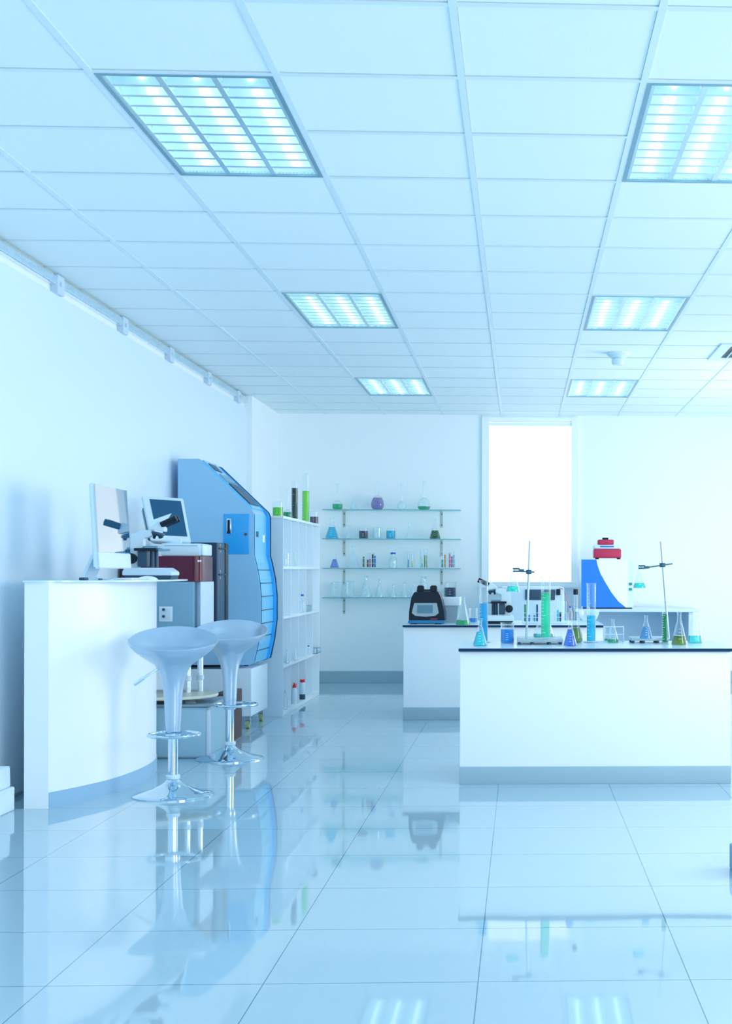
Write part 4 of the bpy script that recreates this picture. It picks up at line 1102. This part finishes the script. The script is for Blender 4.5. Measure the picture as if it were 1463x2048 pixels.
def wrack(u0, u1, lab):
    a, b = W(u0, 1136, 14.46).x, W(u1, 1136, 14.46).x
    t = thing('test_tube_rack', lab, 'rack', (a, 14.46, zs[2]), 0, 'wire racks on the third glass shelf')
    L = b-a; m_ = MB()
    for z in (.004, .05, .095):
        for yy in (-.02, .02): m_.tube([(0, yy, z), (L, yy, z)], .0018, 6)
    m_.build('holder_wire', OFFW, t)
    for xx in (0, L):
        for yy in (-.02, .02): MB().tube([(xx, yy, 0), (xx, yy, .098)], .002, 6).build('upright', OFFW, t)
wrack(723.5, 754, 'wire test tube rack of dark and blue tubes beside the tall clear conical flask')
wrack(880, 910, 'wire test tube rack of teal, orange and pink tubes at the shelf end')
GA, GB_ = 'tubes in the rack by the tall clear flask', 'tubes in the rack at the shelf end'
for u, vt, hi, c, l in ((726.7, 1104, 1113, (130, 150, 45), 'olive'), (735, 1106, 1119, (160, 90, 90), 'brick red'), (739.5, 1105, 1117, (215, 140, 185), 'pink'), (744.8, 1103, 1108, (50, 75, 55), 'blackish green'), (749.2, 1104, 1111, (20, 130, 215), 'bright blue')):
    wtube(u, vt, hi, c, 'test tube of %s liquid in the rack beside the tall clear flask' % l, w_=4.2, grp=GA)
for u, vt, hi, c, l in ((884, 1104, 1118.5, (0, 170, 180), 'teal'), (889.5, 1102, 1108.5, (240, 180, 80), 'orange'), (898.8, 1101, 1106, (230, 140, 185), 'pink'), (903, 1103, 1112, (215, 100, 140), 'rose red'), (907, 1102, 1109, (130, 210, 240), 'light blue')):
    wtube(u, vt, hi, c, 'test tube of %s liquid in the rack at the shelf end' % l, w_=4.0, grp=GB_)
for u, vt, hi, c, l in ((816, 1106, 1118.5, (20, 160, 220), 'blue'), (824, 1108, 1121, (240, 220, 110), 'yellow')):
    wtube(u, vt, hi, c, 'test tube of %s liquid standing in the clear tall beaker' % l, w_=3.6)
sh('beaker', 'slim clear beaker holding olive tubes on the third shelf', 847.5, 2, 15.5, 1098, group=GS[2])
for u, l, c in ((843.5, 'pale cyan', (90, 205, 240)), (848.7, 'olive green', (145, 170, 40)), (852.3, 'yellow-olive', (165, 180, 50))):
    wtube(u, 1104, 1126 if c[2] > 200 else 1109.5, c, 'test tube of %s liquid standing in the slim clear beaker' % l, w_=3.2)
sh('beaker', 'clear beaker at the lowest shelf end near the shelving unit', 672.7, 3, 21, 1164, gm=GLASSF, group=GS[3])
sh('beaker', 'clear beaker in front of the wall bracket on the lowest shelf', 699, 3, 21, 1163, gm=GLASSF, group=GS[3])
sh('conical_flask', 'largest clear conical flask on the lowest shelf', 731.2, 3, 25.8, 1152, gm=GLASSF, group=GS[3])
sh('conical_flask', 'medium clear conical flask next to the largest one on the lowest shelf', 758.5, 3, 18, 1158, gm=GLASSF, group=GS[3])
sh('conical_flask', 'smallest clear conical flask on the lowest shelf', 786, 3, 14, 1168, gm=GLASSF, group=GS[3])
sh('conical_flask', 'narrow clear conical flask just before the black instrument on the lowest shelf', 807.5, 3, 16, 1165, gm=GLASSF, group=GS[3])
sh('conical_flask', 'clear conical flask partly hidden by the black instrument knobs', 826, 3, 14, 1163, gm=GLASSF, group=GS[3])
sh('conical_flask', 'clear flask neck rising behind the black instrument', 846.5, 3, 22, 1153, prof=P_CONW, gm=GLASSF, group=GS[3])
sh('beaker', 'beaker of slate purple liquid beside the black instrument on the lowest shelf', 899.7, 3, 23.6, 1164, 1175, (75, 85, 125), group=GS[3])
